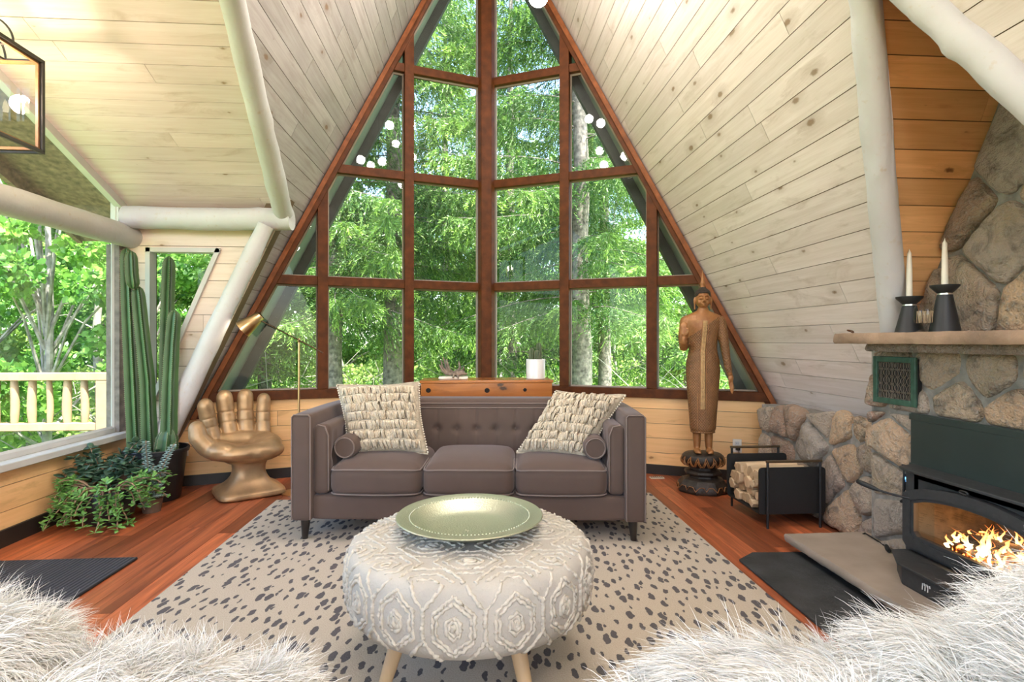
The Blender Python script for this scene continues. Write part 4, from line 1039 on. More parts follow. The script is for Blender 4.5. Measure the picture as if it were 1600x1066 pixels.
tag(g.build('plug_cord', M['blackmetal'], None, 40), 'black plug and cord in the left wall outlet', 'cord')
g = G(); p = wallpt(1, 2.135, .28, .02); g.box(p + Vector((0, -.012, 0)), (.026, .03, .03)); g.tube([p + Vector((0, -.025, 0)), p + Vector((.0, -.04, -.06)), p + Vector((.02, -.04, -.2)), p + Vector((.1, -.1, -.292))], .003, 5)
tag(g.build('plug_cord', M['blackmetal'], None, 40), 'black plug and cord in the outlet above the firewood rack', 'cord')

# ---------------------------------------------------------------- sofa
def velvet(name, col):
    m, nt, b, out = newmat(name); h = N(nt); co = obj_co(h)
    n1 = h.noise(co, 2.2, 4, .6, .6); lw = h.n('ShaderNodeLayerWeight'); lw.inputs[0].default_value = .35
    c = h.mix(n1, tuple(k * .78 for k in col), tuple(k * 1.25 for k in col))
    h.l(c, b.inputs['Base Color']); b.inputs['Roughness'].default_value = .85; b.inputs['Sheen Weight'].default_value = .30; b.inputs['Sheen Roughness'].default_value = .4
    b.inputs['Sheen Tint'].default_value = (.78, .70, .72, 1); b.inputs['Specular IOR Level'].default_value = .15
    h.bump(h.noise(co, 260, 2), b, .15, .002); return m
M['velvet'] = velvet('taupe_velvet', (.110, .076, .062))
M['piping'] = velvet('taupe_piping', (.20, .155, .135))
M['darkleg'] = simple('espresso_leg', (.014, .010, .009), .35, coat=.3)
so = thing('tufted_sofa', 'taupe velvet three-seat sofa with tufted back and square arms', 'sofa', (-.035, 3.255, .013), radians(-4.9))
for sx in (-1, 1):
    g = G(); g.rcube((sx * .99, .42, .4325), (.12, .84, .635), .022, 8, fn=lambda p, q: (p.x, p.y, p.z + (.006 * math.sin(pi * (p.y / .84 + .5)) if q[2] > .5 else 0)))
    a_ = g.build('arm', M['velvet'], so, 60)
    g = G(); x0, x1 = sx * .99 - .055, sx * .99 + .055
    g.tube([(x0, .003, .125), (x0, .003, .735), (x0 + .012, .003, .748), (x1 - .012, .003, .748), (x1, .003, .735), (x1, .003, .125)], .0045, 6); g.build('piping', M['piping'], a_, 60)
    def inn(p, q, sx=sx):
        # tufted inner face
        x, y, z = p; d = 0
        for by in (-.20, .0, .20):
            d += .022 * math.exp(-((y - by) ** 2 + (z - .02) ** 2) / .0010) + .008 * math.exp(-((y - by) ** 2) / .00012) * (1 if abs(z) < .17 else 0)
        face = 1 if q[0] * sx < -.9 else 0
        return (x + sx * d * face, y, z)
    g = G(); g.rcube((sx * .885, .335, .475), (.10, .60, .42), .035, 26, fn=inn); ic = g.build('arm_pad', M['velvet'], so, 80)
    g = G(); pts = [(sx * .84 + 0, .045, .29), (sx * .84, .04, .62), (sx * .86, .036, .675), (sx * .905, .036, .685)]
    g.tube(pts, .0045, 6); g.build('piping', M['piping'], ic, 60)
    for y in (.05, .79):
        g = G(); g.tube([(sx * .985, y, .0), (sx * .98, y, .118)], [.017, .029], 20); g.build('leg', M['darkleg'], so, 50)
g = G(); g.rcube((0, .43, .19), (1.87, .80, .15), .02, 8); g.build('base', M['velvet'], so, 60)
def backfn(p, q):
    x, y, z = p
    if q[1] < -.9:
        k = round(x / .138); bx = k * .138
        y += .030 * math.exp(-((x - bx) ** 2 + (z + .005) ** 2) / .0009) * (1 if abs(k) < 7 else 0) + .007 * math.exp(-((x - bx) ** 2) / .00006) * (1 if abs(z) < .22 else 0)
        y += .01 * (z / .25) ** 2
    return (x, y, z)
g = G()
nu, nv = 190, 40
def bp(u, v):
    x = -.93 + 1.86 * u; z = .30 + .42 * v; k = round(x / .138); bx = k * .138; zz = z - .565
    y = .645 - .018 * sin(pi * min(1, v * 1.0)) ** .5
    y += .024 * math.exp(-((x - bx) ** 2 + zz ** 2) / .0007) * (abs(k) < 7) + .006 * math.exp(-((x - bx) ** 2) / .00005)
    return (x, y, z)
g.grid(bp, nu, nv); b_ = None
bk = G().rcube((0, .745, .4475), (1.88, .19, .665), .03, 10).build('backrest', M['velvet'], so, 60)
g.build('tufted_panel', M['velvet'], bk, 80)
G().tube([(-.93, .652, .745), (.93, .652, .745)], .005, 6).tube([(-.93, .640, .715), (.93, .640, .715)], .004, 6).build('piping', M['piping'], bk, 60)
for k in range(-6, 7):
    G().ell((k * .138, .655, .565), (.011, .006, .011), nu=12, nv=6).build('button', M['velvet'], bk, 80)
cw = .556
for i in range(3):
    xc = (i - 1) * cw
    def sf(p, q):
        x, y, z = p; X_, Y_ = x / (cw / 2), y / .31
        top = q[2] > 0
        z2 = z + (.042 * (1 - X_ ** 4) * (1 - abs(Y_) ** 3) if top else -.004 * (1 - X_ ** 2))
        y2 = y - (.022 * (1 - X_ ** 2) * max(0, -Y_) if q[1] < 0 else 0)
        return (x, y2, z2 - .012 * max(0, -Y_))
    c = G().rcube((xc, .325, .358), (cw - .006, .62, .175), .058, 20, fn=sf).build('seat_cushion', M['velvet'], so, 80)
    for zz, dz in ((.088 - .020, 0), (-.088 + .018, 0)):
        pts = []
        for k in range(25):
            t = k / 24; X_ = -1 + 2 * t; xx = xc + X_ * (cw / 2 - .012)
            edge = max(0, abs(X_) - .86) / .14
            yy = .325 - .31 - .022 * (1 - X_ ** 2) + .030 * edge ** 2 + (.006)
            pts.append((xx, yy - .002, .358 + zz - .012 + (.010 * (1 - X_ ** 4) if zz > 0 else 0) ))
        pts = [(pts[0][0] - .004, .325, pts[0][2] + .012)] + [(pts[0][0] - .006, .10, pts[0][2] + .004)] + pts + [(pts[-1][0] + .006, .10, pts[-1][2] + .004)] + [(pts[-1][0] + .004, .325, pts[-1][2] + .012)]
        G().tube(pts, .0048, 6).build('piping', M['piping'], c, 60)
rs = rz(radians(-4.9))
def sofaw(p): return rs @ Vector(p) + so.location
for sx, lb in ((-1, 'round taupe bolster lying against the left arm of the sofa'), (1, 'round taupe bolster lying against the right arm of the sofa')):
    t = thing('bolster_cushion', lb, 'bolster', sofaw((sx * .768, .33, .545 - .013)), radians(-4.9), 'velvet bolsters on the sofa')
    R90 = rx(pi / 2)
    G().lathe([(.001, -.215), (.055, -.215), (.068, -.205), (.072, -.19), (.073, .0), (.072, .19), (.066, .21), (.001, .212)], 32, R=R90).build('cover', M['velvet'], t, 60)
    G().tube([(.060 * cos(a), -.212, .060 * sin(a)) for a in [k * 2 * pi / 32 for k in range(33)]], .0045, 6).build('piping', M['piping'], t, 60)

# ---------------------------------------------------------------- fringed cushions
M['cushion'] = simple('natural_woven_cotton', (.62, .52, .39), .9, var=.2, scale=30, bump=.5, bscale=200)
M['fringe'] = simple('cream_fringe', (.86, .73, .55), .9, var=.12, scale=60)
def fringed(name, lb, TLc, TRc, BRc, BLc, seed):
    TLc, TRc, BRc, BLc = map(Vector, (TLc, TRc, BRc, BLc)); c = (TLc + TRc + BRc + BLc) / 4
    t = thing(name, lb, 'cushion', c, 0, 'fringed cushions on the sofa'); nrm_ = (TRc - TLc).cross(TLc - BLc).normalized()
    if nrm_.y > 0: nrm_ = -nrm_
    def at(u, v, s):   # u right, v up in 0..1, s = side
        p = (BLc * (1 - u) + BRc * u) * (1 - v) + (TLc * (1 - u) + TRc * u) * v
        x, y = 2 * u - 1, 2 * v - 1
        k = .018 * (1 - abs(x) ** 2) * abs(y) ** 3; k2 = .018 * (1 - y * y) * abs(x) ** 3
        p += (c - p).normalized() * (k + k2)
        th = .078 * ((1 - abs(x) ** 2.6) * (1 - abs(y) ** 2.6)) ** .55
        return p - c + nrm_ * (s * th + .006 * noise.noise(Vector((u * 5, v * 5, seed))))
    g = G(); g.grid(lambda u, v: at(u, v, 1), 30, 30); g.grid(lambda u, v: at(1 - u, v, -1), 30, 30)
    me = g.mesh(); bm = bmesh.new(); bm.from_mesh(me); bmesh.ops.remove_doubles(bm, verts=bm.verts, dist=.0008); bmesh.ops.recalc_face_normals(bm, faces=bm.faces); bm.to_mesh(me); bm.free()
    link('cover', me, M['cushion'], t, 180)
    Rf = np.random.default_rng(seed)
    for row in range(7):
        v0 = .915 - row * .128; n = 760
        VV, FF, k0 = [], [], 0
        for i in range(n):
            u = .07 + .86 * (i + Rf.uniform(-.8, .8)) / n; u = min(.95, max(.05, u)); ck = int(u * 34 + row * 7); cl_ = math.sin(ck * 12.9898 + row * 78.2) * 43758.5; cl_ -= math.floor(cl_); vv = v0 - (i % 3) * .006
            p = at(u, vv, 1); q = at(min(.97, max(.03, u + (cl_ - .5) * .07 + Rf.normal(0, .006))), vv - .085 - .035 * cl_ + Rf.uniform(-.008, .012), 1)
            nn = nrm_; lift = .012 + .026 * ((cl_ * 7.3) % 1) + Rf.uniform(-.003, .003); mid = (p + q) / 2 + nn * lift * 1.5; q = q + nn * Rf.uniform(.006, .016)
            sd = (TRc - TLc).normalized() * Rf.uniform(.0018, .0034)
            P = [p + nn * .004, p.lerp(mid, .6) + nn * lift * .5, mid, q]
            for a in P: VV.append(a - sd + nn * .001); VV.append(a + sd); VV.append(a + nn * .0022)
            b0 = k0; k0 += 12
            for j in range(3):
                for a, b in ((0, 1), (1, 2), (2, 0)): FF.append((b0 + 3 * j + a, b0 + 3 * j + b, b0 + 3 * j + 3 + b, b0 + 3 * j + 3 + a))
        me = fastmesh('fringe', np.array([tuple(x) for x in VV]), np.array(FF)); link('fringe', me, M['fringe'], t, 180)
        g = G(); pts = [at(.06 + .88 * k / 60, v0 + .004, 1) + nrm_ * (.004 + .0015 * (k % 2)) for k in range(61)]; g.tube(pts, .0042, 5); g.build('stitched_cord', M['fringe'], t, 60)
    for e in (0, 1):
        g = G()
        for k in range(30):
            v = .02 + .96 * k / 29; p = at(e, v, 0); g.ell(p, (.0065,) * 3, nu=8, nv=6)
        tag(g.build('bead_trim', M['wax'], t, 80))
    for e in (0, 1):
        g = G(); g.tube([at(k / 30, e, 0) for k in range(31)], .005, 6); g.build('edge_cord', M['cushion'], t, 60)
fringed('fringed_cushion', 'cream cushion with rows of fringe leaning upright at the left end of the sofa', (-.925, 3.80, .905), (-.375, 3.82, .918), (-.29, 3.55, .478), (-.80, 3.57, .474), 1)
fringed('fringed_cushion', 'cream fringed cushion slumped askew against the right arm of the sofa', (.561, 3.74, .86), (1.00, 3.56, .845), (.70, 3.37, .470), (.275, 3.54, .480), 2)

# ---------------------------------------------------------------- ottoman and tray
OC = Vector((-.012, 2.066, 0)); OR_ = .447
M['cotton'] = simple('cream_cotton', (.54, .50, .44), .95, var=.10, scale=5, bump=.3, bscale=120)
M['tuft'] = simple('tufted_cotton', (.70, .64, .54), .95, var=.15, scale=60)
ot = thing('round_ottoman', 'round cream ottoman with tufted hexagon pattern in front of the sofa', 'ottoman', (OC.x, OC.y, .013))
oz0, oz1 = .225, .462
prof = [(.001, oz0), (.38, oz0), (.425, oz0 + .012), (.443, oz0 + .045), (.450, .34), (.446, oz1 - .045), (.436, oz1 - .018), (.415, oz1 - .003), (.36, oz1 + .004), (.001, oz1 + .010)]
G().lathe(prof, 96).build('cushion', M['cotton'], ot, 80)
def side(a, z):
    t = (z - oz0) / (oz1 - oz0)
    for (r0, z0), (r1, z1) in zip(prof[1:], prof[2:]):
        if z0 <= z <= z1 + 1e-6: r = r0 + (r1 - r0) * (z - z0) / max(1e-6, z1 - z0); break
    else: r = .44
    return Vector((r * cos(a), r * sin(a), z))
def topz(r): return oz1 + .010 - .006 * (r / .36) if r < .36 else oz1 + .004 - .007 * (r - .36) / .055
g = G(); Rt = random.Random(4)
def tuft(pts, r=.0052):
    n = len(pts)
    if n < 3: return
    out = [p + Vector((Rt.uniform(-1, 1), Rt.uniform(-1, 1), Rt.uniform(-1, 1))) * .0028 for p in pts]
    g.tube(out, [r * 1.12 * Rt.uniform(.5, 1.4) for _ in out], 6)
def densify(P, step=.006):
    out = []
    for a, b in zip(P, P[1:]):
        L_ = sqrt((a[0] - b[0]) ** 2 + (a[1] - b[1]) ** 2); n = max(1, int(L_ / step))
        out += [(a[0] + (b[0] - a[0]) * k / n, a[1] + (b[1] - a[1]) * k / n) for k in range(n)]
    return out + [P[-1]]
def hexa(cx, cy, w, h, k=.5): return [(cx, cy + h), (cx + w, cy + h * k), (cx + w, cy - h * k), (cx, cy - h), (cx - w, cy - h * k), (cx - w, cy + h * k), (cx, cy + h)]
NC = 15; cwid = 2 * pi * .447 / NC; zm = (oz0 + oz1) / 2
for c in range(NC):
    cx = c * cwid
    for w, hh in ((.062, .090), (.050, .074)):
        tuft([side(x / .447, min(oz1 - .004, max(oz0 + .004, z))) for x, z in densify(hexa(cx, zm, w, hh, .45))])
    for w, hh in ((.020, .034), (.012, .022), (.004, .010)):
        tuft([side(x / .447, z) for x, z in densify(hexa(cx, zm, w, hh, .5))], .006)
    # lattice between the hexagons
    xm = cx + cwid / 2
    for sy in (-1, 1):
        for sx in (-1, 1):
            tuft([side(x / .447, min(oz1 - .003, max(oz0 + .003, z))) for x, z in densify([(xm, zm), (xm, zm + sy * .045), (xm + sx * .055, zm + sy * .112)])], .0055)
    tuft([side(xm / .447, z) for z in [zm - .04 + .08 * k / 14 for k in range(15)]], .006)
ax_, ay_ = .27, .135
for i in range(-3, 4):
    for j in range(-4, 5):
        cx, cy = i * ax_ + (j % 2) * ax_ / 2, j * ay_
        for w, hh, r in ((.118, .085, .005), (.085, .052, .005), (.045, .024, .005), (.018, .008, .006)):
            P = densify([(cx - w, cy), (cx - w * .45, cy + hh), (cx + w * .45, cy + hh), (cx + w, cy), (cx + w * .45, cy - hh), (cx - w * .45, cy - hh), (cx - w, cy)])
            seg = []
            for x, y in P + [(9, 9)]:
                rr = sqrt(x * x + y * y)
                if rr < .418: seg.append(Vector((x, y, topz(rr) + .001)))
                else:
                    tuft(seg, r * .8); seg = []
tu = g.mesh('tufting'); link('tufting', tu, M['tuft'], ot, 180)
M['beech'] = wood('pale_beech', (.62, .44, .26), (.48, .31, .16), grain=.4, knots=0, gs=1)
for k, a in enumerate((radians(211), radians(304), radians(34), radians(124))):
    p = Vector((.26 * cos(a), .26 * sin(a), oz0 + .01)); q = Vector((.345 * cos(a), .345 * sin(a), 0.0))
    o = G().tube([q, p], [.021, .031], 20).build('leg', M['beech'], ot, 50); wooduv(o, 2, seed=k)
def traymat():
    m, nt, b, out = newmat('hammered_pale_brass'); h = N(nt); co = obj_co(h)
    n1 = h.noise(co, 5, 4, .6, 1); c = h.mix(n1, (.44, .50, .36), (.58, .56, .42)); h.l(c, b.inputs['Base Color'])
    b.inputs['Metallic'].default_value = .75; b.inputs['Roughness'].default_value = .38
    vo = h.n('ShaderNodeTexVoronoi'); vo.inputs['Scale'].default_value = 150; h.l(co, vo.inputs['Vector']); h.bump(h.math('ADD', vo.outputs['Distance'], h.math('MULTIPLY', h.noise(co, 14, 3), .5)), b, .28, .003); return m
ty = thing('brass_tray', 'large round hammered pale brass tray with wide flat rim on the ottoman', 'tray', (-.014, 2.105, .4865))
G().lathe([(.001, .0), (.135, .0), (.185, .012), (.222, .040), (.228, .046), (.275, .050), (.278, .053), (.275, .056), (.228, .052), (.218, .046), (.182, .018), (.133, .006), (.001, .006)], 96).build('dish', traymat(), ty, 40)
g = G()
for k in range(110):
    a = 2 * pi * k / 110; g.ell((.2265 * cos(a), .2265 * sin(a), .052), (.0035,) * 3, nu=6, nv=4)
g.build('beading', M['silver'] if False else traymat(), ty, 80)

# ---------------------------------------------------------------- console table, antler, potted cactus
M['burl'] = wood('varnished_knotty_wood', (.50, .17, .035), (.27, .075, .015), grain=.7, knots=1.5, boardvar=.1, rough=.22, knot=(.02, .01, .008), gs=.6, spec=.6)
tb = thing('console_table', 'orange varnished knotty wood console table behind the sofa', 'table', (.11, 4.66, 0))
def wbox(nm, c, s, mat, par, ax=0, seed=0, bev=.004):
    o = G().box(c, s).build(nm, mat, par, 30, bevel=bev); return wooduv(o, ax, seed=seed)
wbox('tabletop', (0, 0, .868), (1.09, .34, .022), M['burl'], tb, 0, 1)
ap = wbox('apron', (0, -.155, .797), (1.07, .025, .118), M['burl'], tb, 0, 2)
for x in (-.50, .50):
    for y in (-.14, .14): wbox('leg', (x, y, .37), (.055, .055, .74), M['burl'], tb, 2, 3)
for x in (-.022, .022): wbox('divider', (x, .10, .40), (.012, .02, .72), M['wallpale'], tb, 2, 4, .001)
for x, z, r in ((-.475, .80, .020), (.0, .797, .021), (.31, .80, .015)):
    G().ell((x, -.169, z), (r, .004, r * .95), nu=16, nv=8).build('dark_knot', M['char'], ap, 60)
sl_o = slab('stone_slab', -.29, -.05, 4.57, 4.68, .8805, .905, M['wax'], .006, 4, (14, 8, 3)); tag(sl_o, 'pale stone slab under the antler on the console table', 'stone slab')
an = thing('antler', 'grey brown moose antler resting on the pale slab', 'antler', (-.17, 4.62, .905))
M['antler'] = simple('grey_antler', (.36, .27, .20), .6, var=.4, scale=25, bump=.4)
me = None
ga = G()
ga.ell((.02, 0, .02), (.10, .035, .018)); ga.ell((.05, .0, .03), (.05, .03, .028))
for P in ([(-.05, 0, .02), (-.09, -.01, .05), (-.115, -.005, .10)], [(-.04, 0, .02), (-.09, .01, .07), (-.100, .01, .135)], [(-.03, 0, .02), (-.055, .015, .08), (-.085, .01, .16)], [(0, 0, .02), (-.035, -.01, .06), (-.055, -.01, .145)],
          [(.03, 0, .03), (.055, .01, .07), (.045, .015, .125)], [(.06, 0, .03), (.085, .0, .055), (.09, -.02, .08)], [(.02, -.02, .02), (.01, -.05, .02), (.00, -.07, -.01)], [(.03, -.02, .02), (.04, -.06, .01), (.045, -.075, -.015)]):
    P = [Vector(p) for p in P]; pts = [P[0].lerp(P[1], t / 4) for t in range(4)] + [P[1].lerp(P[2], t / 4) for t in range(5)]
    ga.tube(pts, [.015 * (1 - .75 * i / (len(pts) - 1)) + .0025 for i in range(len(pts))], 8)
link('tines', baked(ga, .0035, 2), M['antler'], an, 180)
def ribbed(pts, rad, ribs=5, depth=.35, seg=None, n=40, twist=0):
    g = G(); g.tube(pts, rad, n, ribs=lambda a: 1 - depth * (.5 - .5 * cos(ribs * a)) ** .8 if depth else 1); return g
M['whitepot'] = simple('white_ceramic', (.80, .79, .77), .3, var=.03, coat=.3)
pc = thing('potted_cactus', 'small cactus cluster in a white cylinder pot on the console table', 'plant', (.525, 4.64, .8795))
G().lathe([(.001, 0), (.075, 0), (.080, .004), (.081, .165), (.079, .168), (.076, .165), (.076, .15), (.001, .15)], 48).build('pot', M['whitepot'], pc, 40)
M['soil'] = simple('soil', (.05, .035, .025), .95, bump=.6)
G().lathe([(.001, .148), (.0755, .148), (.0755, .152), (.001, .154)], 32).build('soil', M['soil'], pc, 40)
def cactmat(name, c1, c2):
    m, nt, b, out = newmat(name); h = N(nt); co = obj_co(h)
    at = h.n('ShaderNodeAttribute'); at.attribute_name = 'rnd'; nz = h.noise(co, 6, 4)
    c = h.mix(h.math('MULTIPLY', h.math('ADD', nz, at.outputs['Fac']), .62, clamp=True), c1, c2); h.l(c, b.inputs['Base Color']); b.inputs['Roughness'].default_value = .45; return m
M['cactus'] = cactmat('cactus_skin', (.008, .028, .010), (.060, .135, .042))
M['spine'] = simple('pale_spines', (.55, .50, .36), .7)
def cactus(parent, pts, R0, ribs, depth, name='stem', spine=.006, step=.022, seed=0, taper=.8):
    """pts: axis polyline, ribbed column with rounded top"""
    P = [Vector(p) for p in pts]; Ltot = sum((a - b).length for a, b in zip(P, P[1:])); m = max(14, int(Ltot / .03)); out = []
    def at(s):
        for a, b in zip(P, P[1:]):
            l = (a - b).length
            if s <= l: return a.lerp(b, s / l)
            s -= l
        return P[-1].copy()
    Rn = random.Random(seed); axis = [at(Ltot * i / m) for i in range(m + 1)]
    rad = []
    for i in range(m + 1):
        t = i / m; d = Ltot * (1 - t); r = R0 * (1 - (1 - taper) * t) * (1 + .05 * noise.noise(Vector((t * 9, seed, 0))))
        if d < R0 * 1.6: r *= max(.02, sqrt(max(0, 1 - (1 - d / (R0 * 1.6)) ** 2)))
        if name == 'side_stem' and Ltot * t < R0: r *= max(.05, sqrt(Ltot * t / R0))
        rad.append(r)
    n = ribs * 8; g = G(); prof_ = lambda a: 1 - depth * (1 - abs(cos(ribs * a / 2)) ** 1.6)
    # pointy ribs with flat flanks
    prof_ = lambda a: 1 - depth * (abs(((a * ribs / (2 * pi) + .5) % 1) - .5) * 2) ** .9
    g.tube(axis, rad, n, ribs=lambda a: prof_(a))
    o = g.build(name, M['cactus'], parent, 70); me = o.data; rn = []
    for i, v in enumerate(g.v):
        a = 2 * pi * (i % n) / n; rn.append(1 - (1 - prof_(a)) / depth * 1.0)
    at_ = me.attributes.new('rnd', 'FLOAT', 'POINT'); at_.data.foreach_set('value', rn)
    gs = G()
    for i in range(m * 2):
        f = i / 2; i0 = int(f)
        for k in range(ribs):
            v = Vector(g.v[i0 * n + k * 8]).lerp(Vector(g.v[min(i0 + 1, m) * n + k * 8]), f - i0); c = axis[i0].lerp(axis[min(i0 + 1, m)], f - i0); d = (v - c)
            if d.length < 1e-4: continue
            d.normalize(); gs.ell(v, (spine * .35,) * 3, nu=5, nv=3)
            for q in range(2):
                dd = (d + Vector((Rn.uniform(-.7, .7), Rn.uniform(-.7, .7), Rn.uniform(-.6, .6)))).normalized(); gs.tube([v, v + dd * spine * 1.6], [spine * .12, spine * .03], 3, caps=False)
    s = gs.build('spines', M['spine'], o, 60); return o
M['cactus_big'] = M['cactus']; M['cactus'] = cactmat('small_cactus_skin', (.012, .030, .010), (.075, .11, .035))
for x, y, hh, r in ((-.034, .0, .10, .027), (.010, -.02, .085, .025), (.030, .02, .150, .027)):
    cactus(pc, [(x, y, .14), (x, y, .16 + hh)], r, 9, .18, spine=.003, seed=int(hh * 100))

M['cactus'] = M['cactus_big']
# ---------------------------------------------------------------- floor lamp
M['brass'] = simple('brushed_gold', (.62, .44, .24), .28, metal=1, var=.08, scale=4)
fl_ = thing('floor_lamp', 'brushed gold floor lamp with a cone shade on a tilting arm behind the sofa', 'lamp', (-1.375, 4.45, 0))
G().lathe([(.001, 0), (.125, 0), (.125, .012), (.10, .018), (.001, .02)], 40).build('base', M['brass'], fl_, 40)
G().tube([(0, 0, .015), (0, 0, 1.215)], .0085, 12).build('pole', M['brass'], fl_, 60)
G().ell((0, 0, 1.205), (.014, .014, .02)).build('joint', M['brass'], fl_, 60)
G().tube([(-.29, 0, 1.36), (0, -.012, 1.208), (.185, 0, 1.106)], .0055, 10).build('arm', simple('dark_bronze', (.10, .06, .04), .35, metal=1), fl_, 60)
ax = Vector((-.145, -.02, -.12)).normalized(); Ms = aim(ax)
sh = G(); sh.lathe([(.033, -.09), (.036, -.088), (.073, .085), (.071, .085), (.034, -.084), (.001, -.085), (.001, -.090)], 40, c=(-.362, 0, 1.345), R=Ms, closed=False); sh = sh.build('shade', M['brass'], fl_, 50)
M['bulb'] = simple('lit_bulb', (1, 1, 1), .5, emis=(1, .88, .70), es=6)
G().lathe([(.001, .068), (.066, .070)], 32, c=(-.362, 0, 1.345), R=Ms, closed=False).build('lit_diffuser', M['bulb'], sh, 50)

# ---------------------------------------------------------------- golden hand chair
M['gold'] = simple('worn_gold_paint', (.58, .36, .18), .42, metal=.45, var=.28, scale=7, bump=.12, bscale=20)
HC = Vector((-1.775, 4.485, 0)); hrot = radians(33)
hc = thing('hand_chair', 'gold painted chair shaped like an open upright hand on a flared pedestal', 'chair', HC, hrot)
g = G()
g.ell((-.06, -.03, .355), (.275, .25, .085)); g.ell((.03, -.13, .35), (.21, .15, .085)); g.ell((.12, .0, .385), (.125, .22, .085)); g.ell((-.20, -.06, .38), (.14, .17, .080)); g.ell((-.04, .13, .405), (.235, .09, .070)); g.ell((-.02, -.02, .31), (.18, .15, .085))
def chain(pts, rads, n=14, steps=6):
    P = [Vector(p) for p in pts]; out, rr = [], []
    for i in range(len(P) - 1):
        for k in range(steps):
            t = k / steps; out.append(P[i].lerp(P[i + 1], t)); rr.append(rads[i] * (1 - t) + rads[i + 1] * t)
    out.append(P[-1]); rr.append(rads[-1]); g.tube(out, rr, n); g.ell(P[-1], (rads[-1],) * 3, nu=14, nv=10)
# fingers: base, three phalanges, set out from the back rim of the palm
fing = [((-.215, .09, .345), (-.278, .16, .685), .061), ((-.10, .13, .345), (-.134, .22, .735), .065), ((.02, .14, .345), (.022, .23, .735), .065), ((.142, .11, .345), (.158, .20, .705), .056)]
for b_, t_, r in fing:
    b_, t_ = Vector(b_), Vector(t_); n = 24; pts = []; rr = []; n = 60
    for k in range(n + 1):
        s = k / n; bow = Vector((0, .030 * sin(pi * s), 0)); pts.append(b_.lerp(t_, s) + bow)
        q = r * (1.08 - .12 * s)
        for jn in (.50, .73): q *= 1 - .13 * math.exp(-((s - jn) / .014) ** 2)
        rr.append(q)
    g.tube(pts, rr, 18); g.ell(pts[-1], (rr[-1], rr[-1], rr[-1] * 1.15), nu=18, nv=12)
chain([(-.20, -.06, .37), (-.30, -.07, .41), (-.355, -.06, .48), (-.362, -.045, .545)], [.085, .076, .066, .060])
me = baked(g, .006, 4, .5)
for v in me.vertices:
    x, y, z = v.co
    e = math.exp(-(((x + .04) / .20) ** 2 + ((y + .05) / .13) ** 2) ** 1.5)
    if v.normal.z > .1 and z > .30 and y < .12: v.co.z -= .040 * e * min(1, (.12 - y) / .10) * min(1, (v.normal.z - .1) / .5)
bm = bmesh.new(); bm.from_mesh(me)
sel_ = [v for v in bm.verts if v.co.y < .16 and v.co.z < .46]
for _ in range(10): bmesh.ops.smooth_vert(bm, verts=sel_, factor=.5, use_axis_x=True, use_axis_y=True, use_axis_z=True)
bm.to_mesh(me); bm.free()
link('palm_seat', me, M['gold'], hc, 180)
# finger creases
for b_, t_, r in fing:
    b_, t_ = Vector(b_), Vector(t_)
prof_h = [(.235, .225, .0), (.245, .235, .012), (.242, .232, .045), (.225, .212, .056), (.165, .150, .085), (.125, .115, .14), (.110, .10, .20), (.125, .11, .26), (.17, .145, .31), (.20, .17, .345)]
g = G(); vs = []; nn_ = 48
for hx_, hy_, z in prof_h:
    for k in range(nn_):
        a = 2 * pi * k / nn_; ex = .38 if z < .1 else .6
        vs.append((math.copysign(abs(cos(a)) ** ex, cos(a)) * hx_, math.copysign(abs(sin(a)) ** ex, sin(a)) * hy_ - .01, z))
g.add(vs, [(i * nn_ + k, i * nn_ + (k + 1) % nn_, (i + 1) * nn_ + (k + 1) % nn_, (i + 1) * nn_ + k) for i in range(len(prof_h) - 1) for k in range(nn_)] + [tuple(range(nn_))[::-1]])
g.build('pedestal', M['gold'], hc, 50, sub=1)

# ---------------------------------------------------------------- carved standing statue
def statmat(name, c1, c2, weave):
    m, nt, b, out = newmat(name); h = N(nt); co = obj_co(h)
    f = h.noise(co, 7, 5, .65); f2 = h.noise(co, 45, 4, .6); c = h.mix(h.math('MULTIPLY', h.math('SUBTRACT', f, .32), 2.4, clamp=True), c1, c2)
    c = h.mix(h.math('MULTIPLY', h.math('SUBTRACT', f2, .58), 4, clamp=True), c, (.40, .24, .09)); hh = h.math('MULTIPLY', f2, .6)
    if weave:
        for ang in (.9, -.9):
            r = h.n('ShaderNodeVectorRotate'); r.rotation_type = 'Y_AXIS'; r.inputs['Angle'].default_value = ang; h.l(co, r.inputs['Vector'])
            w = h.n('ShaderNodeTexWave'); w.bands_direction = 'Z'; w.inputs['Scale'].default_value = 22; w.inputs['Distortion'].default_value = .8; h.l(r.outputs[0], w.inputs['Vector']); hh = h.math('ADD', hh, h.math('MULTIPLY', w.outputs[1], .45))
        c = h.mix(h.math('MULTIPLY', hh, .35, clamp=True), c, tuple(k * .45 for k in c1))
    h.l(c, b.inputs['Base Color']); b.inputs['Roughness'].default_value = .45; b.inputs['Metallic'].default_value = .15; h.bump(hh, b, .6, .006); return m
M['statskin'] = statmat('aged_gilt_wood', (.22, .085, .026), (.42, .185, .06), False)
M['statrobe'] = statmat('carved_robe_wood', (.17, .075, .026), (.34, .16, .06), True)
SL_ = Vector((1.835, 4.30, 0))
stt = thing('standing_statue', 'tall carved wooden standing figure in a patterned robe on a lotus base', 'statue', SL_, radians(-14))
zb0 = .305
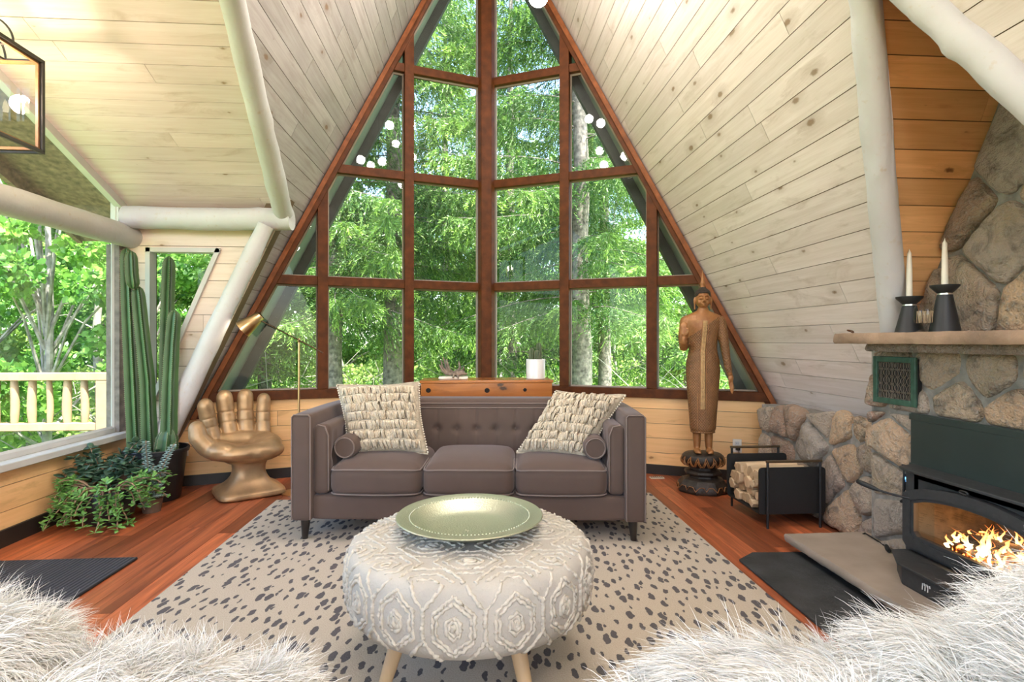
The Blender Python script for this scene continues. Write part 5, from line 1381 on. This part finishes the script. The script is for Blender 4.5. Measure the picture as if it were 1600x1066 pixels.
# body, arms and robe
g = G(); n = 40
body = [(.088, .070, .47), (.100, .078, .50), (.108, .080, .62), (.122, .086, .80), (.133, .090, .95), (.128, .086, 1.04), (.108, .078, 1.13), (.112, .080, 1.22), (.135, .085, 1.31), (.150, .080, 1.365), (.130, .065, 1.405), (.075, .050, 1.43), (.045, .043, 1.445), (.038, .038, 1.47)]
vs = []
for hx_, hy_, z in body:
    for k in range(n): a = 2 * pi * k / n; vs.append((hx_ * cos(a), hy_ * sin(a), z))
g.add(vs, [(i * n + k, i * n + (k + 1) % n, (i + 1) * n + (k + 1) % n, (i + 1) * n + k) for i in range(len(body) - 1) for k in range(n)] + [tuple(range(n))[::-1], tuple((len(body) - 1) * n + k for k in range(n))])
for i in range(3): g.lathe([(.0375 + .002, 1.435 + i * .011), (.041, 1.440 + i * .011), (.0385, 1.446 + i * .011)], 20)
# hanging arm (viewer's right)
def limb(P, r, n=16, steps=5):
    P = [Vector(p) for p in P]; out, rr = [], []
    for i in range(len(P) - 1):
        for k in range(steps): t = k / steps; out.append(P[i].lerp(P[i + 1], t)); rr.append(r[i] * (1 - t) + r[i + 1] * t)
    out.append(P[-1]); rr.append(r[-1]); g.tube(out, rr, n); g.ell(P[0], (r[0],) * 3)
limb([(.130, 0, 1.355), (.158, .0, 1.22), (.172, 0, 1.12), (.190, -.01, .99), (.205, -.012, .93)], [.048, .040, .034, .028, .020])
g.ell((.210, -.012, .905), (.022, .016, .035))
for k, (dx, dl) in enumerate(((-.013, .085), (-.004, .10), (.005, .105), (.013, .09))):
    limb([(.212 + dx * .8, -.014, .885), (.214 + dx, -.018, .885 - dl * .55), (.219 + dx * .8, -.016, .885 - dl)], [.0065, .006, .004], 8, 3)
limb([(.198, -.02, .91), (.193, -.03, .875), (.192, -.034, .845)], [.007, .006, .004], 8, 3)
# raised forearm with open palm (viewer's left)
limb([(-.130, 0, 1.355), (-.152, -.0, 1.24), (-.150, -.03, 1.155)], [.048, .040, .036])
limb([(-.150, -.03, 1.155), (-.162, -.09, 1.15), (-.165, -.14, 1.19), (-.165, -.150, 1.23)], [.036, .031, .025, .019])
g.ell((-.165, -.150, 1.262), (.026, .013, .036))
for k, (dx, dl) in enumerate(((-.020, .052), (-.0065, .066), (.0065, .070), (.019, .060))):
    limb([(-.165 + dx * .9, -.150, 1.285), (-.165 + dx, -.152, 1.285 + dl * .55), (-.165 + dx, -.146, 1.285 + dl)], [.0072, .0068, .005], 8, 3)
limb([(-.142, -.155, 1.25), (-.134, -.163, 1.275), (-.133, -.164, 1.30)], [.0085, .0075, .0055], 8, 3)
# legs and feet
for sx in (-1, 1):
    limb([(sx * .045, 0, .52), (sx * .045, 0, .42), (sx * .046, -.005, .345)], [.034, .032, .026])
    g.ell((sx * .048, -.035, .325), (.030, .065, .020))
    for k in range(5): g.ell((sx * (.028 + k * .0095), -.092 + .004 * abs(k - 1), .317), (.0062, .014, .0075), nu=8, nv=6)
me = baked(g, .0055, 2, .5)
bo = link('body', me, [M['statskin'], M['statrobe']], stt, 180)
mi = []
for p in me.polygons:
    c = p.center; robe = (.465 < c.z < min(1.40, 1.27 + .7 * (c.x + .06)) and abs(c.x) < .165 and not (c.x < -.13 and c.z > 1.0)) or (c.x > .10 and .95 < c.z < 1.34)
    mi.append(1 if robe else 0)
me.polygons.foreach_set('material_index', mi)
# sash of scales down the front, with rim
M['sash'] = simple('gilt_scale_band', (.62, .38, .16), .4, metal=.1, var=.2, scale=60, bump=.5, bscale=90)
def fronty(z):
    for (a0, b0, z0), (a1, b1, z1) in zip(body, body[1:]):
        if z0 <= z <= z1: return b0 + (b1 - b0) * (z - z0) / (z1 - z0), a0 + (a1 - a0) * (z - z0) / (z1 - z0)
    return .05, .1
def onb(x, z, off=.003):
    hy_, hx_ = fronty(z); return Vector((x, -hy_ * sqrt(max(0, 1 - (x / hx_) ** 2)) - off, z))
g = G(); g.grid(lambda u, v: onb(-.018 + .030 * u - .012 + .055 * max(0, v - .62), .66 + .70 * v, .0045), 6, 60); sa = g.build('sash', M['sash'], stt, 180)
g = G(); Rb = random.Random(3)
for i in range(70):
    z = .67 + .69 * i / 70; sh_ = .055 * max(0, (z - .66) / .70 - .62)
    for k in range(3): g.ell(onb(-.022 + k * .011 + sh_, z, .006), (.0042, .0035, .0045), nu=6, nv=4)
g.build('scales', M['sash'], sa, 80)
g = G(); g.tube([onb(.012 + .055 * max(0, k / 40 - .62), .66 + .70 * k / 40, .005) for k in range(41)], .0028, 6); g.tube([onb(-.034 + .055 * max(0, k / 40 - .62), .66 + .70 * k / 40, .005) for k in range(41)], .0022, 6)
g.tube([onb(-.05, .49 + .3 * k / 30, .002) for k in range(31)], .003, 6); g.build('robe_edge', M['statskin'], sa, 60)
g = G(); g.tube([(.0895 * cos(a), .0715 * sin(a), .474) for a in [k * 2 * pi / 40 for k in range(41)]], .006, 6); g.build('hem', M['statrobe'], stt, 60)
# head
g = G(); hz = 1.535
g.ell((0, 0, hz), (.058, .066, .078)); g.ell((0, -.018, hz - .028), (.043, .045, .052)); g.ell((0, 0, hz - .075), (.036, .036, .03))
g.tube([(0, -.062, hz + .020), (0, -.074, hz - .002), (0, -.086, hz - .020)], [.005, .0070, .0095], 10); g.ell((0, -.074, hz - .021), (.015, .011, .008))
for s in (-1, 1):
    g.ell((s * .024, -.060, hz + .003), (.016, .010, .0075)); g.tube([(s * .006, -.066, hz + .020), (s * .022, -.064, hz + .027), (s * .040, -.052, hz + .018)], [.004, .0050, .003], 8)
    g.ell((s * .030, -.045, hz - .026), (.016, .012, .018))
    g.tube([(s * .060, .0, hz + .016), (s * .064, -.004, hz - .01), (s * .063, 0, hz - .045), (s * .060, .002, hz - .082)], [.008, .010, .006, .007], 10)
g.tube([(-.021, -.058, hz - .039), (0, -.071, hz - .043), (.021, -.058, hz - .039)], [.003, .0058, .003], 8); g.tube([(-.015, -.058, hz - .052), (0, -.069, hz - .054), (.015, -.058, hz - .052)], [.003, .0055, .003], 8)
hd = link('head', baked(g, .0035, 1, .4), M['statskin'], stt, 180)
M['stathair'] = simple('dark_carved_hair', (.050, .030, .018), .6, var=.3, scale=40, bump=1.0, bscale=160)
g = G(); g.ell((0, .008, hz + .040), (.064, .068, .052)); g.ell((0, .01, hz + .082), (.030, .032, .022)); g.ell((0, .03, hz), (.060, .052, .07))
hr = link('hair', baked(g, .004, 1, .4), M['stathair'], hd, 180)
for v in hr.data.vertices:
    if v.co.y < -.035 and v.co.z < hz + .046: v.co.y = -.035
g = G(); g.lathe([(.001, hz + .090), (.022, hz + .095), (.018, hz + .115), (.023, hz + .122), (.016, hz + .14), (.011, hz + .17), (.005, hz + .21), (.0008, hz + .245)], 20, c=(0, .01, 0)); g.build('flame_finial', M['statskin'], hd, 60)
M['darkbase'] = simple('dark_lacquer_wood', (.055, .038, .028), .5, var=.4, scale=20, bump=.5)
bs = G()
def oct_(r, z, n=8, ph=.39): return [(r * cos(2 * pi * k / n + ph), r * sin(2 * pi * k / n + ph) * .9, z) for k in range(n)]
def stack(profile, n=8):
    vs = [p for r, z in profile for p in oct_(r, z, n)]
    bs.add(vs, [(i * n + k, i * n + (k + 1) % n, (i + 1) * n + (k + 1) % n, (i + 1) * n + k) for i in range(len(profile) - 1) for k in range(n)] + [tuple(range(n))[::-1], tuple((len(profile) - 1) * n + k for k in range(n))])
stack([(.200, 0), (.210, .02), (.205, .055), (.165, .10), (.120, .112), (.115, .13), (.145, .14), (.152, .15), (.145, .165), (.112, .178), (.112, .20), (.12, .205)])
bs = bs.build('stepped_base', M['darkbase'], stt, 30, bevel=.004)
g = G()
for k in range(8):
    a0, a1 = 2 * pi * k / 8 + .39, 2 * pi * (k + 1) / 8 + .39
    A0 = Vector((.213 * cos(a0), .213 * .9 * sin(a0), .03)); A1 = Vector((.213 * cos(a1), .213 * .9 * sin(a1), .03))
    f = lambda t, z: A0.lerp(A1, t) * (1 - (z - .03) * .9 if z > .05 else 1) + Vector((0, 0, z - .03))
    g.tube([f(0, .03), f(.18, .062), f(.38, .062), f(.5, .03), f(.62, .062), f(.82, .062), f(1, .03)], .0028, 5)
g.build('painted_line', M['statskin'], bs, 60)
g = G(); g.lathe([(.001, .20), (.115, .20), (.150, .225), (.165, .26), (.158, .285), (.140, .300), (.001, .303)], 40, sy=.92); lo = g.build('lotus', M['darkbase'], stt, 50)
g = G()
for k in range(16):
    a = 2 * pi * k / 16; Rr = rz(a)
    for q, (w, hgt) in enumerate(((.030, .075), (.018, .05))):
        pts = [Rr @ Vector((.118 + .047 * sin(pi * (.2 + .6 * abs(1 - abs(2 * t - 1)))) + .004, (t * 2 - 1) * w, .212 + hgt * (1 - abs(2 * t - 1)) )) for t in [j / 10 for j in range(11)]]
        g.tube(pts, .0035, 5)
g.build('petals', M['statskin'], lo, 60)

# ---------------------------------------------------------------- firewood rack and logs
M['rackblack'] = simple('black_leather', (.010, .010, .010), .55, var=.1, scale=30, bump=.2, bscale=120)
rk = thing('firewood_rack', 'black sling firewood rack with bronze handles beside the stone wall', 'rack', (2.05, 3.64, 0))
g = G()
def rr2(w, z0, z1, r=.025, n=5):
    P = []
    for cx, cz, a0 in ((w - r, z0 + r, -pi / 2), (w - r, z1 - r, 0), (-w + r, z1 - r, pi / 2), (-w + r, z0 + r, pi)):
        P += [(cx + r * cos(a0 + pi / 2 * k / n), cz + r * sin(a0 + pi / 2 * k / n)) for k in range(n + 1)]
    return P
for y in (-.222, .222):
    g = G(); g.prism([(x, y - .006, z) for x, z in rr2(.222, .085, .385)], (0, .012, 0)); me = g.mesh(); bm = bmesh.new(); bm.from_mesh(me); bmesh.ops.recalc_face_normals(bm, faces=bm.faces); bm.to_mesh(me); bm.free(); link('side_panel', me, M['rackblack'], rk, 30)
g = G(); g.box((0, 0, .088), (.43, .44, .008)); g.build('sling_bottom', M['rackblack'], rk, 30)
for y in (-.245, .245):
    for x in (-.175, .175): G().tube([(x, y, .0), (x, y, .425)], .0085, 8).build('leg', M['blackmetal'], rk, 60)
    G().tube([(-.185, y, .428), (.185, y, .428)], .009, 10).build('handle', simple('bronze_handle', (.22, .17, .11), .35, metal=.9), rk, 60)
M['splitwood'] = wood('split_firewood', (.66, .50, .32), (.44, .29, .16), grain=.8, knots=.3, gs=.8, boardvar=.5, bumpy=.6)
Rw = random.Random(8); cnt = 0
shapes = []
for v in range(6):
    k = 4 + v % 3; r0 = .030 + .004 * v; P = [(r0 * Rw.uniform(.7, 1.2) * cos(2 * pi * i / k + v), r0 * Rw.uniform(.7, 1.2) * sin(2 * pi * i / k + v)) for i in range(k)]
    g = G(); nseg = 8; vs = []
    for s in range(nseg + 1):
        for (a, b) in P: vs.append((-.185 + .37 * s / nseg, a * (1 + .12 * noise.noise(Vector((s * .7, a * 40, v)))), b * (1 + .15 * noise.noise(Vector((s * .6, b * 40, v + 3))))))
    g.add(vs, [(s * k + i, s * k + (i + 1) % k, (s + 1) * k + (i + 1) % k, (s + 1) * k + i) for s in range(nseg) for i in range(k)] + [tuple(range(k))[::-1], tuple(nseg * k + i for i in range(k))])
    me = g.mesh(); bm = bmesh.new(); bm.from_mesh(me); bmesh.ops.recalc_face_normals(bm, faces=bm.faces); bm.to_mesh(me); bm.free()
    o = link('firewood_log', me, M['splitwood'], None, 35); wooduv(o, 0, seed=v + 1); b = o.modifiers.new('b', 'BEVEL'); b.width = .003; b.segments = 1; shapes.append(o)
for j in range(4):
    for i in range(6):
        idx = j * 6 + i
        o = shapes[idx] if idx < 6 else shapes[Rw.randint(0, 5)].copy()
        if idx >= 6: COL.objects.link(o)
        o.location = (2.055 + Rw.uniform(-.035, .02), 3.64 - .175 + i * .070, .128 + j * .060); o.rotation_euler = (Rw.uniform(0, 6.28), Rw.uniform(-.02, .02), Rw.uniform(-.04, .04))
        tag(o, 'pale split firewood log stacked in the black rack', 'firewood', 'split logs in the firewood rack')

# ---------------------------------------------------------------- big cactus and the succulents
M['blackpot'] = simple('black_plastic_pot', (.020, .021, .024), .42, var=.1)
CP = Vector((-2.44, 4.42, 0)); CP = Vector((-2.40, 4.36, 0))
bc = thing('tall_cactus', 'tall multi-stem column cactus in a black nursery pot in the window corner', 'plant', CP)
G().lathe([(.001, 0), (.150, 0), (.158, .01), (.200, .355), (.214, .358), (.218, .385), (.212, .392), (.202, .388), (.196, .34), (.001, .34)], 56).build('pot', M['blackpot'], bc, 40)
G().lathe([(.001, .330), (.195, .330), (.195, .345), (.001, .350)], 32).build('soil', M['soil'], bc, 40)
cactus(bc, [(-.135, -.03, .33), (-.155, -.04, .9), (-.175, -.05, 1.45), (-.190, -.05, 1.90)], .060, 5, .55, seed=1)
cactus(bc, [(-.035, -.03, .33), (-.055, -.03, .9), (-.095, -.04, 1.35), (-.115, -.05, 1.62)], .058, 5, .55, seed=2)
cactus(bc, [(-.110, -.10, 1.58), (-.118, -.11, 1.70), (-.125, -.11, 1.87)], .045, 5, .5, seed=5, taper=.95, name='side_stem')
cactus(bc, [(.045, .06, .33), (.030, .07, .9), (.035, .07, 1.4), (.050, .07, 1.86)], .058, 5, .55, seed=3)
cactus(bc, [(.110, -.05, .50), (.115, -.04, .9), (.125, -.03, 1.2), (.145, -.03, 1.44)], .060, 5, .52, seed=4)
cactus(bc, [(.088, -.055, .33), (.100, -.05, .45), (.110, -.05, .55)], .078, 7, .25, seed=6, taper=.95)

def leaves(name, mat, items, parent, thick=.25, nu=8, nv=5):
    """items: (pos, dir, normal, length, width) -> one mesh of plump leaves"""
    vs, fs, rn = [], [], []; Rl = random.Random(len(items))
    for pos, d, nn, ln, w in items:
        d = Vector(d).normalized(); s = d.cross(Vector(nn)); s = s.normalized() if s.length > 1e-3 else d.orthogonal().normalized(); u = s.cross(d); b0 = len(vs); r = Rl.random()
        for j in range(nv + 1):
            t = j / nv; wd = w * (sin(pi * (t * .82 + .06)) ** .8) * (1 if t < .999 else .3); lift = -.25 * ln * t * t
            for k in range(nu):
                a = 2 * pi * k / nu; vs.append(Vector(pos) + d * ln * t + s * wd * .5 * cos(a) + u * (wd * .5 * thick * sin(a) + lift)); rn.append(min(1, r * .6 + .4 * t))
        fs += [(b0 + j * nu + k, b0 + j * nu + (k + 1) % nu, b0 + (j + 1) * nu + (k + 1) % nu, b0 + (j + 1) * nu + k) for j in range(nv) for k in range(nu)]
        fs += [tuple(b0 + k for k in range(nu))[::-1], tuple(b0 + nv * nu + k for k in range(nu))]
    me = bpy.data.meshes.new(name); me.from_pydata([tuple(v) for v in vs], [], fs); at = me.attributes.new('rnd', 'FLOAT', 'POINT'); at.data.foreach_set('value', rn)
    return link(name, me, mat, parent, 180)
def succmat(name, c1, c2, rough=.35):
    m, nt, b, out = newmat(name); h = N(nt); at = h.n('ShaderNodeAttribute'); at.attribute_name = 'rnd'
    h.l(h.mix(at.outputs['Fac'], c1, c2), b.inputs['Base Color']); b.inputs['Roughness'].default_value = rough; b.inputs['Subsurface Weight'].default_value = 0; return m
M['jade'] = succmat('jade_leaf', (.014, .045, .028), (.065, .13, .075), .28)
M['green'] = succmat('green_succulent', (.045, .15, .03), (.20, .42, .09))
M['blue'] = succmat('blue_succulent', (.14, .24, .21), (.38, .50, .47), .5)
M['stem'] = simple('tan_stem', (.42, .26, .16), .7, var=.25, scale=30)
M['claypot'] = simple('brown_clay_pot', (.20, .13, .09), .7, var=.25, scale=12, bump=.3)
Rj = random.Random(12)
def wander(p, d, n, step, grav, wob, floor=.02):
    P = [Vector(p)]; d = Vector(d).normalized()
    for i in range(n):
        d = (d + Vector((Rj.uniform(-1, 1), Rj.uniform(-1, 1), Rj.uniform(-1, 1))) * wob + Vector((0, 0, -grav))).normalized()
        q = P[-1] + d * step; q.z = max(floor, q.z); P.append(q)
    return P
# jade plant (dark round leaves) in a brown pot on the floor by the window
jp = thing('jade_plant', 'jade plant with dark round leaves in a brown pot under the window', 'plant', (-2.52, 4.07, 0))
G().lathe([(.001, 0), (.10, 0), (.135, .20), (.150, .26), (.152, .285), (.142, .285), (.135, .26), (.001, .26)], 40).build('pot', M['claypot'], jp, 40)
gs = G(); it = []
for i in range(46):
    a = Rj.uniform(0, 6.28); up_ = Rj.uniform(.5, 1.4); side_ = Vector((cos(a) * .8, sin(a) * 1.5 , up_))
    P = wander((cos(a) * .04, sin(a) * .05, .26), side_, Rj.randint(5, 8), .038, .12, .28, .2)
    for q in P: q.x = max(q.x, -.15)
    gs.tube(P, [.009 * (1 - .7 * k / len(P)) for k in range(len(P))], 6)
    for k, q in enumerate(P[2:]):
        for m_ in range(3):
            d = Vector((Rj.uniform(-1, 1), Rj.uniform(-1, 1), Rj.uniform(-.1, .9))); it.append((q, d, (Rj.uniform(-.4, .4), Rj.uniform(-.4, .4), 1), Rj.uniform(.042, .064), Rj.uniform(.032, .046)))
gs.build('stems', M['stem'], jp, 70); leaves('leaves', M['jade'], it, jp)
# trailing succulent spilling out of a dark pot to the floor
tp = thing('trailing_succulent', 'green succulent with bare tan stems sprawling from a dark pot onto the floor', 'plant', (-2.43, 3.84, 0))
G().lathe([(.001, 0), (.11, 0), (.15, .05), (.165, .13), (.15, .20), (.135, .215), (.125, .21), (.001, .19)], 40).build('pot', M['blackpot'], tp, 40)
gs = G(); it = []
for i in range(56):
    a = Rj.uniform(pi * .75, pi * 2.25) if i < 34 else Rj.uniform(0, 6.28)
    P = wander((cos(a) * .06, sin(a) * .06, .21), (cos(a), sin(a), Rj.uniform(.2, 1.2)), Rj.randint(7, 11), .034, .20, .24)
    for q in P: q.x = max(q.x, -.20)
    gs.tube(P, [.0065 * (1 - .5 * k / len(P)) for k in range(len(P))], 6)
    for k, q in enumerate(P[4:]):
        for m_ in range(4):
            d = Vector((Rj.uniform(-1, 1), Rj.uniform(-1, 1), Rj.uniform(-.1, .9))); it.append((q + Vector((0, 0, .004)), d, (Rj.uniform(-.5, .5), Rj.uniform(-.5, .5), 1), Rj.uniform(.030, .052), Rj.uniform(.015, .026)))
gs.build('stems', M['stem'], tp, 70); leaves('leaves', M['green'], it, tp)
bl = thing('blue_succulent', 'blue grey succulent with upright spiky stems in front of the black pot', 'plant', (-2.26, 4.04, 0))
G().lathe([(.001, 0), (.055, 0), (.07, .09), (.075, .10), (.066, .10), (.001, .09)], 32).build('pot', M['claypot'], bl, 40)
gs = G(); it = []
for i, (dx, dy, hh) in enumerate(((-.02, .0, .50), (.12, .03, .47), (.02, -.03, .33), (-.08, -.02, .30), (.06, -.05, .26), (-.12, .0, .22), (.10, -.04, .18), (-.05, -.06, .16), (.0, -.09, .10))):
    P = [Vector((dx * t * 1.2 + .012 * sin(i + t * 5), dy * t - .02 * sin(3 * t), .08 + (hh - .08) * t - (0 if i < 4 else .06 * t * t))) for t in [k / 12 for k in range(13)]]
    gs.tube(P, .004, 6)
    n_ = int(hh / .016)
    for k in range(3, n_):
        t = k / n_; q = P[0].lerp(P[-1], t) if False else P[min(12, int(t * 12))].lerp(P[min(12, int(t * 12) + 1)], t * 12 - int(t * 12))
        for m_ in range(4):
            a = k * 2.4 + m_ * pi / 2; it.append((q, (cos(a), sin(a), .45), (0, 0, 1), .048 * (1.1 - .5 * t), .013))
gs.build('stems', M['stem'], bl, 70); leaves('leaves', M['blue'], it, bl, .5)

# ---------------------------------------------------------------- lantern and chandelier
M['lantern'] = simple('grey_bronze_metal', (.10, .085, .075), .5, metal=.5, var=.2)
M['lanternwood'] = simple('warm_wood_inlay', (.34, .16, .06), .5, var=.2)
ln = thing('hanging_lantern', 'open box lantern with wood inlay and a lit candle bulb hanging at upper left', 'lantern', (-2.365, 2.785, 2.16))
w_ = .175; hh = .46; g = G(); g2 = G()
for sx in (-1, 1):
    for sy in (-1, 1):
        g.box((sx * w_, sy * w_, hh / 2), (.018, .018, hh)); g2.box((sx * (w_ - .012), sy * (w_ - .012), hh / 2), (.014, .014, hh - .03))
for z in (0, hh):
    for s in (-1, 1):
        g.box((s * w_, 0, z), (.018, 2 * w_ + .018, .018)); g.box((0, s * w_, z), (2 * w_, .018, .018))
        g2.box((s * (w_ - .012), 0, z + (.012 if z == 0 else -.012)), (.014, 2 * w_ - .03, .014)); g2.box((0, s * (w_ - .012), z + (.012 if z == 0 else -.012)), (2 * w_ - .03, .014, .014))
g.build('frame', M['lantern'], ln, 30, bevel=.002); g2.build('wood_inlay', M['lanternwood'], ln, 30)
g = G(); g.box((0, 0, hh), (2 * w_, .014, .01)); g.box((0, 0, hh), (.014, 2 * w_, .01))
for s in (0, 1):
    g.tube([Vector(((w_ * cos(a)) if s else 0, 0 if s else w_ * cos(a), hh + .005 + .14 * sin(a))) for a in [k * pi / 20 for k in range(21)]], .005, 6)
g.build('arches', M['lantern'], ln, 60)
g = G(); g.tube([(0, 0, hh + .14), (0, 0, CZ0 + CS * (CY - 2.785) - 2.165)], .004, 6); g.lathe([(.001, .875 - .02), (.05, .875 - .02), (.05, .87), (.001, .872)], 24); g.build('hanging_rod', M['lantern'], ln, 60)
g = G(); g.tube([(0, 0, hh), (0, 0, .13)], .004, 6)
for k in range(3):
    a = k * 2 * pi / 3 + .5; g.tube([(0, 0, .13), (.03 * cos(a), .03 * sin(a), .115), (.055 * cos(a), .055 * sin(a), .13), (.06 * cos(a), .06 * sin(a), .15)], .004, 6)
g.build('candle_arms', M['lantern'], ln, 60)
for k in range(3):
    a = k * 2 * pi / 3 + .5; c = (.06 * cos(a), .06 * sin(a), 0)
    s = G().lathe([(.001, .15), (.016, .15), (.012, .158), (.011, .22), (.001, .22)], 16, c=c).build('candle_sleeve', M['wax'], ln, 50)
    G().lathe([(.001, .22), (.010, .225), (.014, .245), (.009, .27), (.001, .292)], 16, c=c).build('bulb', M['bulb'], s, 60)
g = G(); g.add([(-w_ + .03, w_ - .04, .14), (w_ - .03, w_ - .04, .14), (w_ - .03, w_ - .04, .34), (-w_ + .03, w_ - .04, .34)], [(0, 1, 2, 3)]); g.build('back_pane', glassmat('lantern_glass', (.98, .98, .98), 1.6), ln)
ll = bpy.data.lights.new('lantern_light', 'POINT'); ll.energy = LANTERN_W; ll.color = (1, .80, .58); ll.shadow_soft_size = .05; o = bpy.data.objects.new('lantern_light', ll); COL.objects.link(o); o.location = (-2.365, 2.785, 2.44)

CH = Vector((.20, 3.1, 3.95))
ch = thing('globe_chandelier', 'chandelier of glowing glass globes hanging from the ridge above the view', 'chandelier', CH)
M['globe'] = simple('glowing_globe', (.9, .9, .88), .2, emis=(1, .93, .86), es=GLOBE_E)
G().tube([(0, 0, -.35), (0, 0, 5.5 - CH.z)], .010, 10).build('rod', M['blackmetal'], ch, 60)
G().ell((0, 0, -.15), (.05, .05, .05)).build('hub', M['blackmetal'], ch, 60)
arms = [(.20, .29, -.615), (-.32, .12, -.35), (-.55, -.1, -.05), (.50, .05, -.12), (.1, -.45, -.2), (-.25, -.38, .12), (.42, -.30, .15), (-.42, .32, .25), (.30, .35, .20), (.0, .1, -.30), (-.1, .5, .05), (.55, -.1, .4)]
for a in arms:
    v = Vector(a); m_ = G().tube([(0, 0, -.15), v * .94], .005, 8).build('arm', M['brass'], ch, 60)
    G().ell(v, (.060,) * 3, nu=28, nv=18).build('globe', M['globe'], m_, 180)
# unseen copy of the chandelier, added behind the camera as extra room light
for i, (x, y, z) in enumerate([(.15, -.9, 3.6)]):
    c2 = ch.copy(); COL.objects.link(c2); c2.location = (x, y, z); c2['label'] = 'unseen globe chandelier added behind the viewpoint as extra room light'
    for k in list(ch.children):
        q = k.copy(); COL.objects.link(q); q.parent = c2
        for s in k.children: r = s.copy(); COL.objects.link(r); r.parent = q

# ---------------------------------------------------------------- shaggy fur seats in the foreground
M['furbase'] = simple('cream_hide', (.80, .78, .73), .95, var=.1)
def furmat():
    m, nt, b, out = newmat('long_white_fur'); h = N(nt); at = h.n('ShaderNodeAttribute'); at.attribute_name = 'rnd'
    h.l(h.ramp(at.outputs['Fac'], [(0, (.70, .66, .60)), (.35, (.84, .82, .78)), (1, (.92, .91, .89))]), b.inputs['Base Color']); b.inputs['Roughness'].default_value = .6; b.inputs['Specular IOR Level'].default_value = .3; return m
M['fur'] = furmat()
def fur(me, parent, n, seed, comb=(0, 0, 0), zmin=.12, length=.085):
    R = np.random.default_rng(seed); me.calc_loop_triangles(); nt_ = len(me.loop_triangles)
    co = np.zeros(len(me.vertices) * 3); me.vertices.foreach_get('co', co); co = co.reshape(-1, 3)
    tri = np.zeros(nt_ * 3, np.int32); me.loop_triangles.foreach_get('vertices', tri); tri = tri.reshape(-1, 3)
    A_, B_, C_ = co[tri[:, 0]], co[tri[:, 1]], co[tri[:, 2]]; cr = np.cross(B_ - A_, C_ - A_); ar = np.linalg.norm(cr, axis=1) * ((A_[:, 2]) > zmin); idx = R.choice(nt_, n, p=ar / ar.sum())
    r1, r2 = np.sqrt(R.uniform(size=(n, 1))), R.uniform(size=(n, 1)); P = (1 - r1) * A_[idx] + r1 * (1 - r2) * B_[idx] + r1 * r2 * C_[idx]; Nn = nrmz(cr[idx])
    # clump field: strands lean towards shared directions
    cell = np.floor(P / .045); hsh = np.sin(cell @ np.array([12.9898, 78.233, 37.719])) * 43758.5453; hsh = hsh - np.floor(hsh)
    ang = hsh * 2 * pi; flow = np.stack([np.cos(ang), np.sin(ang), np.zeros(n)], 1) * .42 + np.array(comb)
    big = np.sin(P[:, [1, 2, 0]] * 9 + seed) * .35
    T = flow + big + R.normal(0, .16, (n, 3)); T -= Nn * np.sum(T * Nn, 1, keepdims=True)
    L_ = (length * R.uniform(.65, 1.3, (n, 1))) * (.8 + .4 * hsh[:, None]); m = 6; pts = []
    D = nrmz(Nn * .60 + T * .95); p = P - Nn * .004
    curl = np.cross(D, R.normal(0, 1, (n, 3))) * .10
    for k in range(m + 1):
        pts.append(p.copy()); D = nrmz(D + T * .22 + np.array([0, 0, -.13]) + curl * (1 if k % 4 < 2 else -1)); p = p + D * L_ / m
    pts = np.stack(pts, 1); S = nrmz(np.cross(pts[:, -1] - pts[:, 0], R.normal(0, 1, (n, 3))))
    wdt_ = np.array([1, 1.05, 1, .9, .7, .45, .12]) * .00085
    V = np.concatenate([pts - S[:, None] * wdt_[None, :, None], pts + S[:, None] * wdt_[None, :, None]], 2).reshape(n, m + 1, 2, 3).reshape(-1, 3)
    base = (np.arange(n) * (m + 1) * 2)[:, None, None]; k = (np.arange(m) * 2)[None, :, None]; F = (base + k + np.array([0, 1, 3, 2])[None, None, :]).reshape(-1, 4)
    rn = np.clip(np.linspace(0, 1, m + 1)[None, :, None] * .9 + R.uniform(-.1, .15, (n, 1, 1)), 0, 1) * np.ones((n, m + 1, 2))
    o = link('fur', fastmesh('fur', V, F, rnd=rn.ravel()), M['fur'], parent, 180); return o
def furseat(lb, loc, ells, legs, n, seed, comb):
    t = thing('fur_armchair', lb, 'armchair', loc); lc = Vector(loc); g = G()
    for c, r, a in ells: g.ell(Vector(c) - lc, r, rz(a), nu=28, nv=16)
    me = baked(g, .014, 6, .5); me.transform(Matrix.Identity(4)); o = link('cushion', me, M['furbase'], t, 180); fur(me, o, n, seed, comb)
    for x, y in legs: G().tube([Vector((x, y, .013)) - Vector((lc.x, lc.y, 0)), Vector((x, y, .30)) - Vector((lc.x, lc.y, 0))], [.015, .024], 12).build('leg', M['beech'] if False else M['darkleg'], t, 60)
    return t
FN = 64000
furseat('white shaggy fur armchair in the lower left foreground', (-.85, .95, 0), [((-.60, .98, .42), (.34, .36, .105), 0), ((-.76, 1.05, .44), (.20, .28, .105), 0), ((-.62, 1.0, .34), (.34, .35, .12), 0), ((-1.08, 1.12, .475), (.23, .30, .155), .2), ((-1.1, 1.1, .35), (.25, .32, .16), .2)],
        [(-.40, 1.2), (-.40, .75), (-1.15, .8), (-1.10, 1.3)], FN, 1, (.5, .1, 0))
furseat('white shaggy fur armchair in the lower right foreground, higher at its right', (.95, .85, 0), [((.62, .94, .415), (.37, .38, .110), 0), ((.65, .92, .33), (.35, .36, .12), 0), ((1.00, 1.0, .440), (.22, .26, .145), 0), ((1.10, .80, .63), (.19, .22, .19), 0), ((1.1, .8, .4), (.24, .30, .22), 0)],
        [(.40, 1.15), (.40, .65), (1.2, .5), (1.15, 1.1)], int(FN * 1.2), 2, (-.5, .2, 0))
